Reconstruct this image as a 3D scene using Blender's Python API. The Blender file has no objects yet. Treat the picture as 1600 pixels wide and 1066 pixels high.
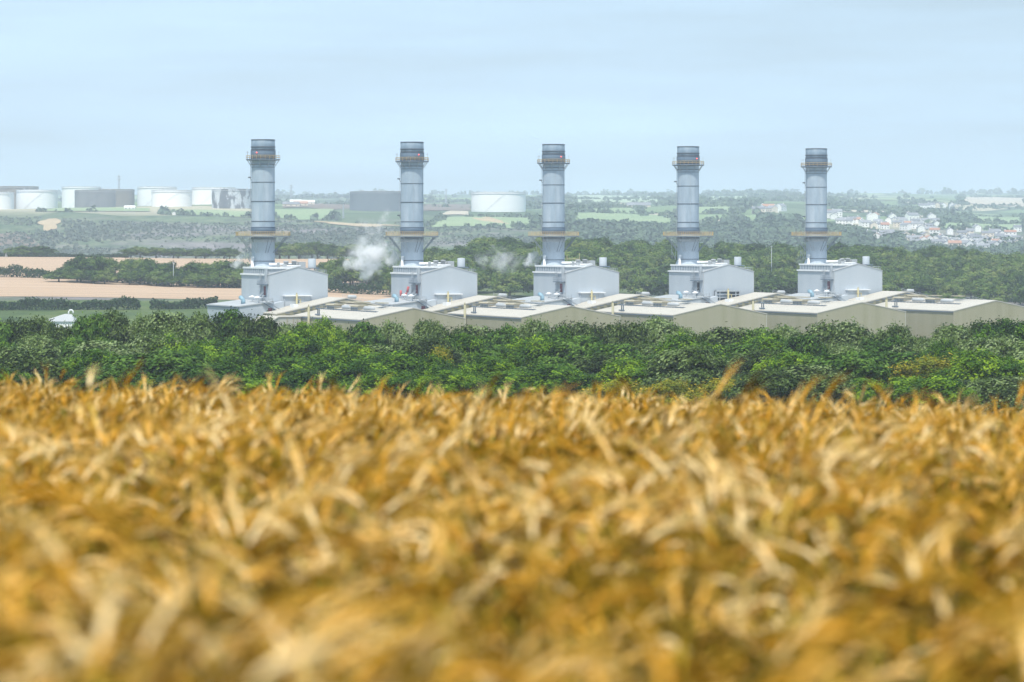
import bpy, math, random, time
import numpy as np
from mathutils import Vector, Matrix
T0 = time.time()
R = math.radians
random.seed(7)
C = bpy.context.scene.collection
F = 4444.0                      # focal length in photo pixels; eye level is z = 0, camera at the origin looking along +y
scene = bpy.context.scene

# ------------------------------------------------------------------ helpers
def tag(o, label=None, cat=None, group=None, kind=None):
    if label: o['label'] = label
    if cat: o['category'] = cat
    if group: o['group'] = group
    if kind: o['kind'] = kind
    return o
def empty(name, loc, rz=0.0, parent=None):
    o = bpy.data.objects.new(name, None); C.objects.link(o)
    o.location = loc; o.rotation_euler = (0, 0, rz); o.empty_display_size = 1
    if parent: o.parent = parent
    return o
def copy_tree(o, parent=None):
    c = o.copy(); C.objects.link(c)
    if parent is not None: c.parent = parent
    for ch in list(o.children): copy_tree(ch, c)
    return c
def np_mesh(name, V, Q, mat, smooth=False):
    V = np.asarray(V, dtype=np.float32); Q = np.asarray(Q, dtype=np.int32)
    me = bpy.data.meshes.new(name)
    me.vertices.add(len(V)); me.vertices.foreach_set('co', V.ravel())
    me.loops.add(Q.size); me.loops.foreach_set('vertex_index', Q.ravel())
    me.polygons.add(len(Q))
    me.polygons.foreach_set('loop_start', np.arange(0, Q.size, 4, dtype=np.int32))
    me.update(calc_edges=True)
    if smooth: me.polygons.foreach_set('use_smooth', np.ones(len(Q), dtype=bool))
    if mat: me.materials.append(mat)
    return me
def face_col(me, col):
    a = me.attributes.new('tint', 'FLOAT_COLOR', 'FACE')
    c = np.ones((len(me.polygons), 4), dtype=np.float32); c[:, :col.shape[1]] = col
    a.data.foreach_set('color', c.ravel())
def obj(name, me, parent=None, loc=(0, 0, 0)):
    o = bpy.data.objects.new(name, me); C.objects.link(o); o.location = loc
    if parent: o.parent = parent
    return o

class MB:
    """collects boxes, bars, prisms and tubes, built as one mesh; off is subtracted from every point"""
    def __init__(s, off=(0, 0, 0)): s.v = []; s.f = []; s.off = off; s.sm = []
    def add(s, vs, fs, smooth=False):
        n = len(s.v)
        s.v += [(a[0]-s.off[0], a[1]-s.off[1], a[2]-s.off[2]) for a in vs]
        s.f += [tuple(i+n for i in f) for f in fs]; s.sm += [smooth]*len(fs)
        return s
    def box(s, x0, x1, y0, y1, z0, z1):
        return s.add([(x0,y0,z0),(x1,y0,z0),(x1,y1,z0),(x0,y1,z0),(x0,y0,z1),(x1,y0,z1),(x1,y1,z1),(x0,y1,z1)],
              [(0,3,2,1),(4,5,6,7),(0,1,5,4),(1,2,6,5),(2,3,7,6),(3,0,4,7)])
    def prism(s, prof, y0, y1):
        """profile of (x, z) points extruded along y"""
        n = len(prof)
        return s.add([(x,y0,z) for x,z in prof]+[(x,y1,z) for x,z in prof],
              [tuple(range(n)), tuple(range(2*n-1,n-1,-1))]+[(i,i+n,(i+1)%n+n,(i+1)%n) for i in range(n)])
    def rev(s, prof, n=32, cx=0, cy=0, closed=True):
        """profile of (r, z) spun about a vertical axis"""
        m = len(prof); vs = []
        for r, z in prof:
            vs += [(cx+r*math.cos(2*math.pi*k/n), cy+r*math.sin(2*math.pi*k/n), z) for k in range(n)]
        fs = [(i*n+k, i*n+(k+1)%n, (i+1)*n+(k+1)%n, (i+1)*n+k) for i in range(m-1) for k in range(n)]
        s.add(vs, fs, True)
        if closed:
            s.add(vs[:n], [tuple(range(n-1,-1,-1))]); s.add(vs[-n:], [tuple(range(n))])
        return s
    def tube(s, pts, rad, n=8):
        pts = [Vector(p) for p in pts]
        rad = rad if isinstance(rad, (list, tuple)) else [rad]*len(pts)
        vs = []
        for i, p in enumerate(pts):
            d = (pts[min(i+1, len(pts)-1)]-pts[max(i-1, 0)]).normalized()
            a = d.cross(Vector((0,0,1)) if abs(d.z) < .9 else Vector((1,0,0))).normalized(); b = d.cross(a)
            vs += [tuple(p+a*(rad[i]*math.cos(2*math.pi*k/n))+b*(rad[i]*math.sin(2*math.pi*k/n))) for k in range(n)]
        fs = [(i*n+k, i*n+(k+1)%n, (i+1)*n+(k+1)%n, (i+1)*n+k) for i in range(len(pts)-1) for k in range(n)]
        fs += [tuple(range(n-1,-1,-1)), tuple(range(len(vs)-n, len(vs)))]
        return s.add(vs, fs, n > 5)
    def build(s, name, mat, parent=None, loc=(0,0,0)):
        me = bpy.data.meshes.new(name); me.from_pydata(s.v, [], s.f)
        me.polygons.foreach_set('use_smooth', s.sm)
        me.materials.append(mat); me.update()
        return obj(name, me, parent, loc)

# ------------------------------------------------------------------ materials
def mat(name, cols, scale=1.0, detail=4, rough=.85, pos=None, attr=False, orand=0.0, transl=0.0, metal=0.0,
        stretch=(1,1,1), coord='Object', spec=.3, emit=None, bump=0.0, tint_amt=1.0, lo=.32, hi=.68):
    m = bpy.data.materials.new(name); m.use_nodes = True
    nt = m.node_tree; N = nt.nodes; L = nt.links
    b = N['Principled BSDF']; out = N['Material Output']
    b.inputs['Roughness'].default_value = rough; b.inputs['Metallic'].default_value = metal
    b.inputs['Specular IOR Level'].default_value = spec
    tc = N.new('ShaderNodeTexCoord'); mp = N.new('ShaderNodeMapping'); mp.inputs['Scale'].default_value = stretch
    L.new(tc.outputs[coord], mp.inputs[0])
    nz = N.new('ShaderNodeTexNoise'); nz.inputs['Scale'].default_value = scale; nz.inputs['Detail'].default_value = detail
    nz.inputs['Roughness'].default_value = .6
    L.new(mp.outputs[0], nz.inputs['Vector'])
    fac = nz.outputs[0]
    def math_(op, a, c):
        n = N.new('ShaderNodeMath'); n.operation = op
        for i, q in enumerate((a, c)):
            if isinstance(q, (int, float)): n.inputs[i].default_value = q
            else: L.new(q, n.inputs[i])
        return n.outputs[0]
    if attr:
        at = N.new('ShaderNodeAttribute'); at.attribute_name = 'tint'
        sx = N.new('ShaderNodeSeparateColor'); L.new(at.outputs['Color'], sx.inputs[0])
        fac = math_('ADD', math_('MULTIPLY', fac, 1-tint_amt*.7), math_('MULTIPLY', sx.outputs[0], tint_amt*.7))
    if orand:
        oi = N.new('ShaderNodeObjectInfo')
        fac = math_('ADD', fac, math_('MULTIPLY', math_('SUBTRACT', oi.outputs['Random'], .5), orand))
    rp = N.new('ShaderNodeValToRGB'); e = rp.color_ramp.elements
    k = len(cols)
    for i, c in enumerate(cols):
        p = (lo+(hi-lo)*i/max(1, k-1)) if pos is None else pos[i]
        if i < 2: el = e[i]; el.position = p
        else: el = e.new(p)
        el.color = (*c, 1)
    L.new(fac, rp.inputs[0]); L.new(rp.outputs[0], b.inputs['Base Color'])
    if bump:
        bp = N.new('ShaderNodeBump'); bp.inputs['Strength'].default_value = bump
        L.new(nz.outputs[0], bp.inputs['Height']); L.new(bp.outputs[0], b.inputs['Normal'])
    if emit:
        b.inputs['Emission Color'].default_value = (*emit[0], 1); b.inputs['Emission Strength'].default_value = emit[1]
    if transl:
        tr = N.new('ShaderNodeBsdfTranslucent'); L.new(rp.outputs[0], tr.inputs[0])
        mx = N.new('ShaderNodeMixShader'); mx.inputs[0].default_value = transl
        L.new(b.outputs[0], mx.inputs[1]); L.new(tr.outputs[0], mx.inputs[2]); L.new(mx.outputs[0], out.inputs[0])
    return m
M = {}
M['tan'] = mat('tan_cladding', [(.30,.28,.17),(.335,.31,.20),(.36,.33,.23)], .22, 5, .7, orand=.15, stretch=(1,1,.05))
M['tan_edge'] = mat('tan_trim', [(.42,.41,.35),(.46,.45,.40)], .3, 2, .6)
M['cream_roof'] = mat('cream_roof_sheet', [(.42,.395,.34),(.49,.46,.40),(.45,.425,.37)], .05, 5, .6, stretch=(3,1,1))
M['grey_clad'] = mat('pale_grey_cladding', [(.40,.45,.50),(.44,.485,.53)], .25, 5, .6, stretch=(1,1,.06), orand=.25)
M['grey_roof'] = mat('pale_grey_roof', [(.36,.385,.40),(.43,.45,.465)], .1, 4, .6)
M['white'] = mat('white_paint', [(.74,.76,.78),(.80,.81,.82)], .3, 4, .5)
M['steel'] = mat('stack_steel', [(.29,.37,.45),(.36,.44,.52),(.44,.51,.58)], .45, 7, .5, stretch=(1,1,.18), metal=.15, orand=.14)
M['steel_top'] = mat('sooted_steel', [(.13,.19,.26),(.19,.26,.33),(.25,.32,.40)], .5, 6, .55, stretch=(1,1,.3))
M['skirt'] = mat('pale_steel', [(.38,.45,.52),(.44,.51,.58),(.50,.56,.62)], .35, 6, .5, stretch=(1,1,.3), metal=.1)
M['band'] = mat('blue_grey_mesh', [(.075,.12,.175),(.10,.15,.21)], 1.2, 4, .7, stretch=(3,3,.4))
M['flange'] = mat('dark_flange', [(.07,.09,.12),(.10,.12,.15)], .5, 3, .6)
M['yellow'] = mat('safety_yellow', [(.56,.38,.14),(.60,.44,.20),(.56,.45,.28)], .5, 4, .6)
M['pyellow'] = mat('pipe_yellow', [(.40,.36,.19),(.46,.41,.23)], .5, 4, .6)
M['polive'] = mat('pipe_olive_yellow', [(.33,.31,.19),(.38,.36,.23)], .5, 4, .6)
M['galv'] = mat('galvanised', [(.32,.36,.40),(.42,.46,.50)], .8, 4, .5)
M['dgalv'] = mat('dark_galvanised', [(.10,.14,.19),(.16,.20,.25)], .8, 4, .6)
M['reddoor'] = mat('dark_red_door', [(.13,.008,.025),(.16,.012,.035)], .5, 2, .5)
M['red'] = mat('red_sheet', [(.45,.08,.09),(.6,.16,.16)], .5, 2, .5)
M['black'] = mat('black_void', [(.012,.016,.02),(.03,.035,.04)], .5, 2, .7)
M['blue'] = mat('blue_duct', [(.16,.30,.40),(.28,.42,.50)], .6, 3, .5)
M['tanvent'] = mat('tan_vent', [(.32,.29,.20),(.42,.38,.28)], .6, 3, .7)
M['lamp_red'] = mat('red_warning_lamp', [(.8,.05,.03),(.8,.05,.03)], 1, 1, .4, emit=((1,.10,.06), 3))
M['tank_white'] = mat('tank_white', [(.84,.86,.87),(.90,.91,.91)], .02, 4, .5, stretch=(1,1,.2))
M['tank_rim'] = mat('tank_rim_grey', [(.45,.46,.48),(.55,.55,.56)], .02, 4, .6)
M['tank_lead'] = mat('tank_lead', [(.16,.17,.18),(.21,.215,.22),(.25,.245,.24)], .06, 5, .7, stretch=(1,1,.08))
M['tank_blue'] = mat('tank_blue_grey', [(.12,.15,.18),(.15,.18,.21)], .03, 4, .7, stretch=(1,1,.1))
M['tank_tan'] = mat('tank_tan', [(.18,.15,.12),(.25,.21,.17)], .06, 5, .7, stretch=(1,1,.1))
M['tank_red'] = mat('tank_red_roof', [(.28,.10,.08),(.34,.14,.10)], .05, 4, .7)
M['tank_peel'] = mat('tank_peeling', [(.08,.09,.105),(.12,.13,.15),(.50,.54,.58),(.60,.64,.67)], .085, 7, .7, stretch=(1,1,.5), pos=[.30,.50,.54,.75])
M['bark'] = mat('bark', [(.09,.075,.055),(.17,.15,.12)], 1.5, 5, .9, stretch=(1,1,.2))
M['leaf_silver'] = mat('silvery_leaves', [(.010,.028,.002),(.052,.100,.008),(.150,.225,.055),(.30,.385,.17)], .35, 3, .7, attr=True, orand=.34, transl=.25, coord='Object', lo=.2, hi=.85)
M['leaf_green'] = mat('bright_green_leaves', [(.008,.036,.001),(.032,.100,.001),(.105,.22,.002),(.24,.37,.008)], .35, 3, .75, attr=True, orand=.34, transl=.25, lo=.2, hi=.85)
M['leaf_mid'] = mat('mid_green_leaves', [(.010,.038,.001),(.036,.105,.004),(.095,.195,.015),(.19,.31,.05)], .35, 3, .75, attr=True, orand=.34, transl=.25, lo=.2, hi=.85)
M['leaf_yellow'] = mat('yellow_green_leaves', [(.07,.10,.003),(.16,.20,.006),(.32,.30,.012),(.50,.34,.02)], .35, 3, .75, attr=True, orand=.2, transl=.25, lo=.2, hi=.85)
M['leaf_wood'] = mat('wood_leaves', [(.014,.042,.003),(.050,.110,.009),(.115,.190,.024),(.20,.25,.06)], .30, 3, .8, attr=True, orand=.45, transl=.2, lo=.2, hi=.85)
M['leaf_hedge'] = mat('hedge_leaves', [(.008,.028,.006),(.018,.050,.012),(.045,.090,.025)], .2, 3, .85, attr=True, transl=.15, lo=.2, hi=.85)
M['leaf_far'] = mat('far_leaves', [(.060,.100,.060),(.090,.14,.080),(.13,.18,.10)], .01, 3, .9, attr=True, transl=.1, lo=.2, hi=.85)  # paler and bluer than near leaves: distance haze mixed into the colour
M['leaf_scrub'] = mat('scrub_leaves', [(.075,.105,.075),(.095,.125,.09),(.14,.16,.12)], .01, 3, .9, attr=True, lo=.2, hi=.85)  # greyed and lightened to suggest haze over the far slope
M['stubble'] = mat('stubble_field_soil', [(.34,.235,.155),(.44,.31,.21),(.50,.37,.26)], .03, 9, .95, stretch=(.25,6,1), coord='Object')
M['pasture'] = mat('pasture_grass', [(.19,.28,.13),(.26,.33,.17)], .01, 4, .95)
M['meadow'] = mat('rough_meadow', [(.03,.06,.012),(.07,.11,.025),(.12,.145,.045)], .05, 8, .95, stretch=(1,.4,1))
M['pasture_pale'] = mat('pale_pasture', [(.30,.38,.24),(.35,.42,.27)], .01, 4, .95)
M['cream_field'] = mat('cream_field', [(.44,.39,.29),(.50,.44,.34)], .01, 4, .95)
M['tan_scar'] = mat('tan_bare_earth', [(.40,.30,.17),(.48,.38,.24)], .03, 5, .95)
M['brown_scrub'] = mat('brown_scrub', [(.13,.10,.08),(.19,.14,.11),(.10,.11,.07)], .03, 5, .95)
M['soil'] = mat('barley_soil', [(.05,.03,.008),(.10,.06,.016)], 6, 6, .95)
M['slate'] = mat('slate_roof', [(.17,.18,.20),(.27,.28,.30)], .2, 3, .8, orand=.5)
M['terracotta'] = mat('terracotta_roof', [(.36,.18,.12),(.44,.25,.17)], .2, 3, .8, orand=.4)
M['render'] = mat('white_render', [(.80,.79,.76),(.84,.83,.81)], .2, 3, .8)
M['cream_r'] = mat('cream_render', [(.66,.58,.46),(.72,.64,.52)], .2, 3, .8)
M['dglass'] = mat('dark_window', [(.04,.05,.06),(.06,.07,.08)], .2, 2, .2)

# terrain material: greens, scrub and bare earth by noise, paled for far haze
m = bpy.data.materials.new('ground'); m.use_nodes = True
nt = m.node_tree; N = nt.nodes; L = nt.links; b = N['Principled BSDF']; b.inputs['Roughness'].default_value = .95
b.inputs['Specular IOR Level'].default_value = .1
tc = N.new('ShaderNodeTexCoord')
def nz_(sc, det, st=(1,1,1)):
    mp = N.new('ShaderNodeMapping'); mp.inputs['Scale'].default_value = st; L.new(tc.outputs['Object'], mp.inputs[0])
    n = N.new('ShaderNodeTexNoise'); n.inputs['Scale'].default_value = sc; n.inputs['Detail'].default_value = det
    n.inputs['Roughness'].default_value = .65; L.new(mp.outputs[0], n.inputs['Vector']); return n.outputs[0]
def ramp_(fac, cols):
    r = N.new('ShaderNodeValToRGB'); e = r.color_ramp.elements
    for i, (p, c) in enumerate(cols):
        if i < 2: el = e[i]; el.position = p
        else: el = e.new(p)
        el.color = (*c, 1)
    L.new(fac, r.inputs[0]); return r.outputs[0]
c1 = ramp_(nz_(.05, 8, (1,.35,1)), [(.30,(.040,.075,.035)),(.46,(.075,.115,.055)),(.55,(.12,.155,.08)),(.70,(.19,.21,.13))])
c2 = ramp_(nz_(.06, 8, (1,.3,1)), [(.30,(.07,.085,.07)),(.5,(.17,.155,.155)),(.7,(.26,.235,.23))])
fc = ramp_(nz_(.0045, 5), [(.47,(0,0,0)),(.60,(1,1,1))])
mx = N.new('ShaderNodeMixRGB'); L.new(fc, mx.inputs[0]); L.new(c1, mx.inputs[1]); L.new(c2, mx.inputs[2])
mp = N.new('ShaderNodeMapping'); mp.inputs['Scale'].default_value = (1/210, 1/420, 0); L.new(tc.outputs['Object'], mp.inputs[0])
vo = N.new('ShaderNodeTexVoronoi'); vo.inputs['Scale'].default_value = 1; L.new(mp.outputs[0], vo.inputs['Vector'])
ve = N.new('ShaderNodeTexVoronoi'); ve.feature = 'DISTANCE_TO_EDGE'; ve.inputs['Scale'].default_value = 1; L.new(mp.outputs[0], ve.inputs['Vector'])
sc_ = N.new('ShaderNodeSeparateColor'); L.new(vo.outputs['Color'], sc_.inputs[0])
fcol = ramp_(sc_.outputs[0], [(0,(.09,.14,.07)),(.22,(.15,.22,.10)),(.45,(.20,.28,.13)),(.62,(.27,.33,.18)),(.76,(.12,.17,.09)),(.9,(.40,.37,.25))])
fcol.node.color_ramp.interpolation = 'CONSTANT'
em = N.new('ShaderNodeMapRange'); em.inputs['From Min'].default_value = .03; em.inputs['From Max'].default_value = .05; L.new(ve.outputs['Distance'], em.inputs[0])
fe = N.new('ShaderNodeMixRGB'); fe.inputs[1].default_value = (.055,.09,.045,1); L.new(em.outputs[0], fe.inputs[0]); L.new(fcol, fe.inputs[2])
sy = N.new('ShaderNodeSeparateXYZ'); L.new(tc.outputs['Object'], sy.inputs[0])
ym = N.new('ShaderNodeMapRange'); ym.inputs['From Min'].default_value = 3150; ym.inputs['From Max'].default_value = 3500; L.new(sy.outputs[1], ym.inputs[0])
fm = N.new('ShaderNodeMixRGB'); L.new(ym.outputs[0], fm.inputs[0]); L.new(mx.outputs[0], fm.inputs[1]); L.new(fe.outputs[0], fm.inputs[2])
L.new(fm.outputs[0], b.inputs['Base Color'])
M['ground'] = m

# barley material: tint R = tone (random plus painted light and shade of the canopy), G = part (0 stem and leaf, .5 awn, 1 ear)
m = bpy.data.materials.new('ripe_barley'); m.use_nodes = True
nt = m.node_tree; N = nt.nodes; L = nt.links; b = N['Principled BSDF']; b.inputs['Roughness'].default_value = .75
b.inputs['Specular IOR Level'].default_value = .12
at = N.new('ShaderNodeAttribute'); at.attribute_name = 'tint'
sp = N.new('ShaderNodeSeparateColor'); L.new(at.outputs['Color'], sp.inputs[0])
cs = ramp_(sp.outputs[0], [(0,(.016,.038,.001)),(.40,(.085,.105,.003)),(.68,(.28,.19,.010)),(1,(.55,.36,.06))])
ce = ramp_(sp.outputs[0], [(0,(.050,.022,.001)),(.27,(.29,.135,.006)),(.52,(.62,.295,.022)),(.76,(.88,.50,.105)),(1,(.98,.77,.42))])
mx = N.new('ShaderNodeMixRGB'); L.new(sp.outputs[1], mx.inputs[0]); L.new(cs, mx.inputs[1]); L.new(ce, mx.inputs[2])
L.new(mx.outputs[0], b.inputs['Base Color'])
tr = N.new('ShaderNodeBsdfTranslucent'); L.new(mx.outputs[0], tr.inputs[0])
ms = N.new('ShaderNodeMixShader'); ms.inputs[0].default_value = .12
L.new(b.outputs[0], ms.inputs[1]); L.new(tr.outputs[0], ms.inputs[2]); L.new(ms.outputs[0], N['Material Output'].inputs[0])
M['barley'] = m

# ------------------------------------------------------------------ terrain
KD = [-60,5,28,60,150,380,600,850,1000,1110,1200,1300,1450,1600,1700,2000,2400,2600,3000,3300,3600,4200,5200,6500,9000,12000,16000]
near = [.6,-1.54,-2.65,-5.6,-13.5,-26]
TAB = {
 0:   [-29.5,-29.5,-28.5,-25.7,-23.5,-20.8,-17,-13.1,-13.5,-35,-46,-20,9,25,32,41,53,80,119,165,140],
 400: [-32,-33,-29.8,-26.9,-25,-23.6,-17.5,-14.5,-14.5,-36,-46,-20,6,20,32,44,57,80,121,166,140],
 600: [-34,-42,-42,-38,-27,-24,-17,-14,-15,-36,-46,-20,3,15,27,42,57,80,122,166,140],
 800: [-34,-42,-42,-40,-28,-20,-13,-15,-22,-38,-46,-16,6,16,26,40,56,80,124,160,140],
 1200:[-34,-42,-42,-42,-30,-24,-16,-17,-24,-38,-46,-20,7,17,26,42,62,88,126,162,140],
 1400:[-34,-42,-42,-42,-31,-25,-16.5,-17,-24,-38,-46,-22,-2,8,18,33,56,84,126,165,140],
 1600:[-34,-42,-42,-42,-33,-28,-21,-22,-28,-40,-46,-24,-10,-1,7,22,47,78,128,170,140]}
AP = sorted(TAB); AZ = [near+TAB[a] for a in AP]
def z_raw(x, D):
    x = np.asarray(x, float); D = np.asarray(D, float)
    px = np.clip(800+F*x/np.maximum(D, 30), 0, 1600)
    cols = np.stack([np.interp(D, KD, a) for a in AZ])
    i = np.clip(np.searchsorted(AP, px, side='right')-1, 0, len(AP)-2)
    ap = np.array(AP, float); t = (px-ap[i])/(ap[i+1]-ap[i]); t = t*t*(3-2*t)
    idx = np.indices(D.shape)
    z = cols[(i, *idx)]*(1-t)+cols[(i+1, *idx)]*t
    z = z - .028*x*np.clip(D/28, 0, 1)*np.clip((90-D)/50, 0, 1)
    far = np.clip((D-2450)/600, 0, 1)*np.clip((11000-D)/3000, 0, 1)
    z = z + far*(D/4000)*(1.6*np.sin(x/170+D/390)+1.3*np.sin(x/90-D/260+2)+1.0*np.sin(x/330-D/210+1))
    return z
Dr = np.concatenate([np.linspace(-60,60,49), np.arange(72,600,12), np.arange(600,1800,12.5), np.arange(1800,4400,22), np.arange(4400,12000,110), np.arange(12000,16001,500)])
Bc = np.concatenate([np.linspace(-.6,-.24,13), np.arange(-.235,.236,.0025), np.linspace(.24,.6,13)])
DD, BB = np.meshgrid(Dr, Bc, indexing='ij')
RR = np.abs(DD)+60
XX = BB*RR; ZZ = z_raw(XX, DD)
def T(x, D):
    x = np.asarray(x, float); D = np.asarray(D, float)
    b_ = np.clip(x/(np.abs(D)+60), Bc[0], Bc[-1]-1e-6)
    i = np.clip(np.searchsorted(Dr, D, side='right')-1, 0, len(Dr)-2); j = np.clip(np.searchsorted(Bc, b_, side='right')-1, 0, len(Bc)-2)
    t = np.clip((D-Dr[i])/(Dr[i+1]-Dr[i]), 0, 1); u = (b_-Bc[j])/(Bc[j+1]-Bc[j])
    return (ZZ[i,j]*(1-t)*(1-u)+ZZ[i+1,j]*t*(1-u)+ZZ[i,j+1]*(1-t)*u+ZZ[i+1,j+1]*t*u)
nr, nc = DD.shape
V = np.stack([XX, DD, ZZ], -1).reshape(-1, 3)
ii, jj = np.meshgrid(np.arange(nr-1), np.arange(nc-1), indexing='ij'); a = (ii*nc+jj).ravel()
tag(obj('terrain', np_mesh('terrain', V, np.stack([a, a+1, a+nc+1, a+nc], -1), M['ground'], True)), kind='structure')
DS = np.geomspace(300, 15000, 6000)
def hit(px, py, dmin=2300):
    """first ground point at or beyond dmin metres that is seen at this height above or below eye level"""
    D = DS[DS >= dmin]; x = (px-800)/F*D
    Y = 366-F*T(x, D)/D
    k = np.argmax(Y <= py) if (Y <= py).any() else int(np.argmin(Y))
    return float(x[k]), float(D[k]), float(T(x[k], D[k]))
def drape(name, quad, material, dmin=2300, off=.6, n=14, world=False, kind='structure'):
    P = quad if world else [hit(px, py, dmin)[:2] for px, py in quad]
    (x0,y0),(x1,y1),(x2,y2),(x3,y3) = [p[:2] for p in P]
    s, t = np.meshgrid(np.linspace(0,1,n*2), np.linspace(0,1,n), indexing='ij')
    X = x0*(1-s)*(1-t)+x1*s*(1-t)+x2*s*t+x3*(1-s)*t
    Y = y0*(1-s)*(1-t)+y1*s*(1-t)+y2*s*t+y3*(1-s)*t
    if material.name == 'tan_bare_earth':
        u_ = s*2-1; v_ = t*2-1; an = np.arctan2(v_, u_+1e-6); k_ = (1+.22*np.sin(an*3+x0)+.15*np.sin(an*5+y0*.1))*.85
        s2 = .5+.5*u_*np.sqrt(1-v_*v_/2)*k_; t2 = .5+.5*v_*np.sqrt(1-u_*u_/2)*k_
        X = x0*(1-s2)*(1-t2)+x1*s2*(1-t2)+x2*s2*t2+x3*(1-s2)*t2; Y = y0*(1-s2)*(1-t2)+y1*s2*(1-t2)+y2*s2*t2+y3*(1-s2)*t2
    X = X+np.sin(s*9+t*3+x0)*(.004*Y)*np.minimum(s,1-s)*0; Y = Y+np.sin(s*6.3+x1)*np.abs(y2-y1)*.05
    Z = T(X, Y)+off
    a_, b_ = s.shape
    i, j = np.meshgrid(np.arange(a_-1), np.arange(b_-1), indexing='ij'); q = (i*b_+j).ravel()
    o = obj(name, np_mesh(name, np.stack([X,Y,Z],-1).reshape(-1,3), np.stack([q,q+b_,q+b_+1,q+1],-1), material, True))
    return tag(o, kind=kind)

# fields: near barley slope, stubble behind the plant, pastures and stubble far off
drape('barley_field_ground', [(-14,-20),(14,-20),(70,300),(-70,300)], M['soil'], off=.02, n=60, world=True)
drape('stubble_field', [(-520,1040),(-40,1150),(-48,1655),(-640,1655)], M['stubble'], off=.15, n=60, world=True)
drape('meadow', [(-420,560),(-60,560),(-96,1098),(-420,1050)], M['meadow'], off=.12, n=40, world=True)
FIELDS = [
  ([(60,331),(235,331),(235,326),(90,326)],'pasture'), ([(250,335),(392,340),(392,331),(270,328)],'pasture'),
  ([(430,343),(520,345),(520,328),(425,329)],'pasture'), ([(480,350),(628,357),(628,352),(500,346)],'tan_scar'),
  ([(668,356),(846,359),(838,341),(694,340)],'pasture'), ([(735,345),(790,352),(800,348),(745,337)],'tan_scar'),
  ([(690,336),(732,337),(732,331),(705,330)],'cream_field'),
  ([(885,350),(1058,352),(1050,337),(890,333)],'pasture'), ([(880,326.5),(945,327),(943,322),(884,321.5)],'cream_field'),
  ([(1005,339),(1058,339),(1058,335),(1012,335)],'cream_field'), ([(885,316),(1060,318),(1058,306),(888,306)],'pasture_pale'),
  ([(895,332),(1000,334),(1000,326),(900,326)],'pasture'), ([(1064,334),(1150,334),(1165,324),(1064,324)],'pasture'),
  ([(1095,318),(1180,319),(1176,307),(1098,307)],'pasture_pale'), ([(1192,313),(1262,314),(1258,307),(1200,306.5)],'cream_field'),
  ([(1108,349),(1160,345),(1160,342),(1112,345)],'cream_field'), ([(1190,347),(1240,352),(1245,345),(1195,340)],'pasture'),
  ([(1500,320),(1608,322),(1608,309),(1502,309)],'cream_field'), ([(1390,340),(1456,342),(1454,337),(1392,335)],'cream_field'),
  ([(1316,331.5),(1432,332.5),(1430,329),(1320,328.5)],'cream_field'), ([(1408,320),(1440,320),(1438,316),(1412,315.5)],'cream_field'),
  ([(1462,358),(1605,361),(1605,350),(1470,348)],'pasture'), ([(1508,345),(1605,349),(1605,340),(1512,338)],'pasture'),
  ([(1484,346),(1520,347),(1519,342.5),(1488,341.5)],'cream_field'), ([(1300,322),(1370,322),(1368,314),(1305,314)],'pasture_pale'),
  ([(60,362),(95,362),(95,341),(62,341)],'tan_scar'), ([(545,329),(735,330),(735,321),(548,320.5)],'brown_scrub'),
  ([(440,327),(548,327),(548,318),(445,318)],'brown_scrub'), ([(0,402),(86,402),(48,368),(0,364)],'brown_scrub')]
for q, mt in FIELDS:
    drape('field' if mt != 'brown_scrub' else 'scrub_ground', q, M[mt], off=.9)
print('terrain', time.time()-T0)

# ------------------------------------------------------------------ foliage
def leaf_quads(P, size, nrm, rng, aspect=1.0, updir=None):
    """one rhombic leaf spray per point"""
    n = len(P)
    r = rng.normal(size=(n,3)) if updir is None else updir+rng.normal(size=(n,3))*.45
    a = np.cross(nrm, r); a /= np.linalg.norm(a, axis=1, keepdims=True)+1e-9
    b_ = np.cross(nrm, a); b_ /= np.linalg.norm(b_, axis=1, keepdims=True)+1e-9
    s = size*rng.uniform(.6, 1.35, (n,1))
    A = a*s*.5; B = b_*s*.5*aspect
    V = np.stack([P-A*.6-B, P+A-B*.1, P+A*.5+B, P-A+B*.2], 1).reshape(-1,3)
    return V, np.arange(4*n).reshape(n,4)
def crown_pts(rng, rx, ry, z0, z1, nl, ncl, per, spread, lobe=.45, flat_bottom=.3):
    """leaf positions: lobes inside an ellipsoid, clumps over the lobes, leaves round the clumps"""
    zc = (z0+z1)/2; rz = (z1-z0)/2
    d = rng.normal(size=(nl,3)); d /= np.linalg.norm(d, axis=1, keepdims=True)
    d[:,2] = np.where(d[:,2] < -.5, -d[:,2], d[:,2])
    k = rng.uniform(.40, .68, (nl,1))
    LC = d*k*np.array([rx,ry,rz])+np.array([0,0,zc])
    LR = rng.uniform(.75, 1.15, nl)*lobe
    li = rng.integers(0, nl, ncl)
    e = rng.normal(size=(ncl,3)); e /= np.linalg.norm(e, axis=1, keepdims=True)
    e[:,2] = np.where(e[:,2] < -flat_bottom, -e[:,2]*.6, e[:,2])
    CC = LC[li]+e*(LR[li]*rng.uniform(.75,1.05,ncl))[:,None]*np.array([rx,ry,rz*.9])
    ci = np.repeat(np.arange(ncl), per)
    P = CC[ci]+rng.normal(size=(ncl*per,3))*spread
    N_ = (P-LC[li[ci]]); N_ /= np.linalg.norm(N_, axis=1, keepdims=True)+1e-9
    ct = rng.uniform(0,1,ncl)
    return P, N_, ci, ct, CC, LC
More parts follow.
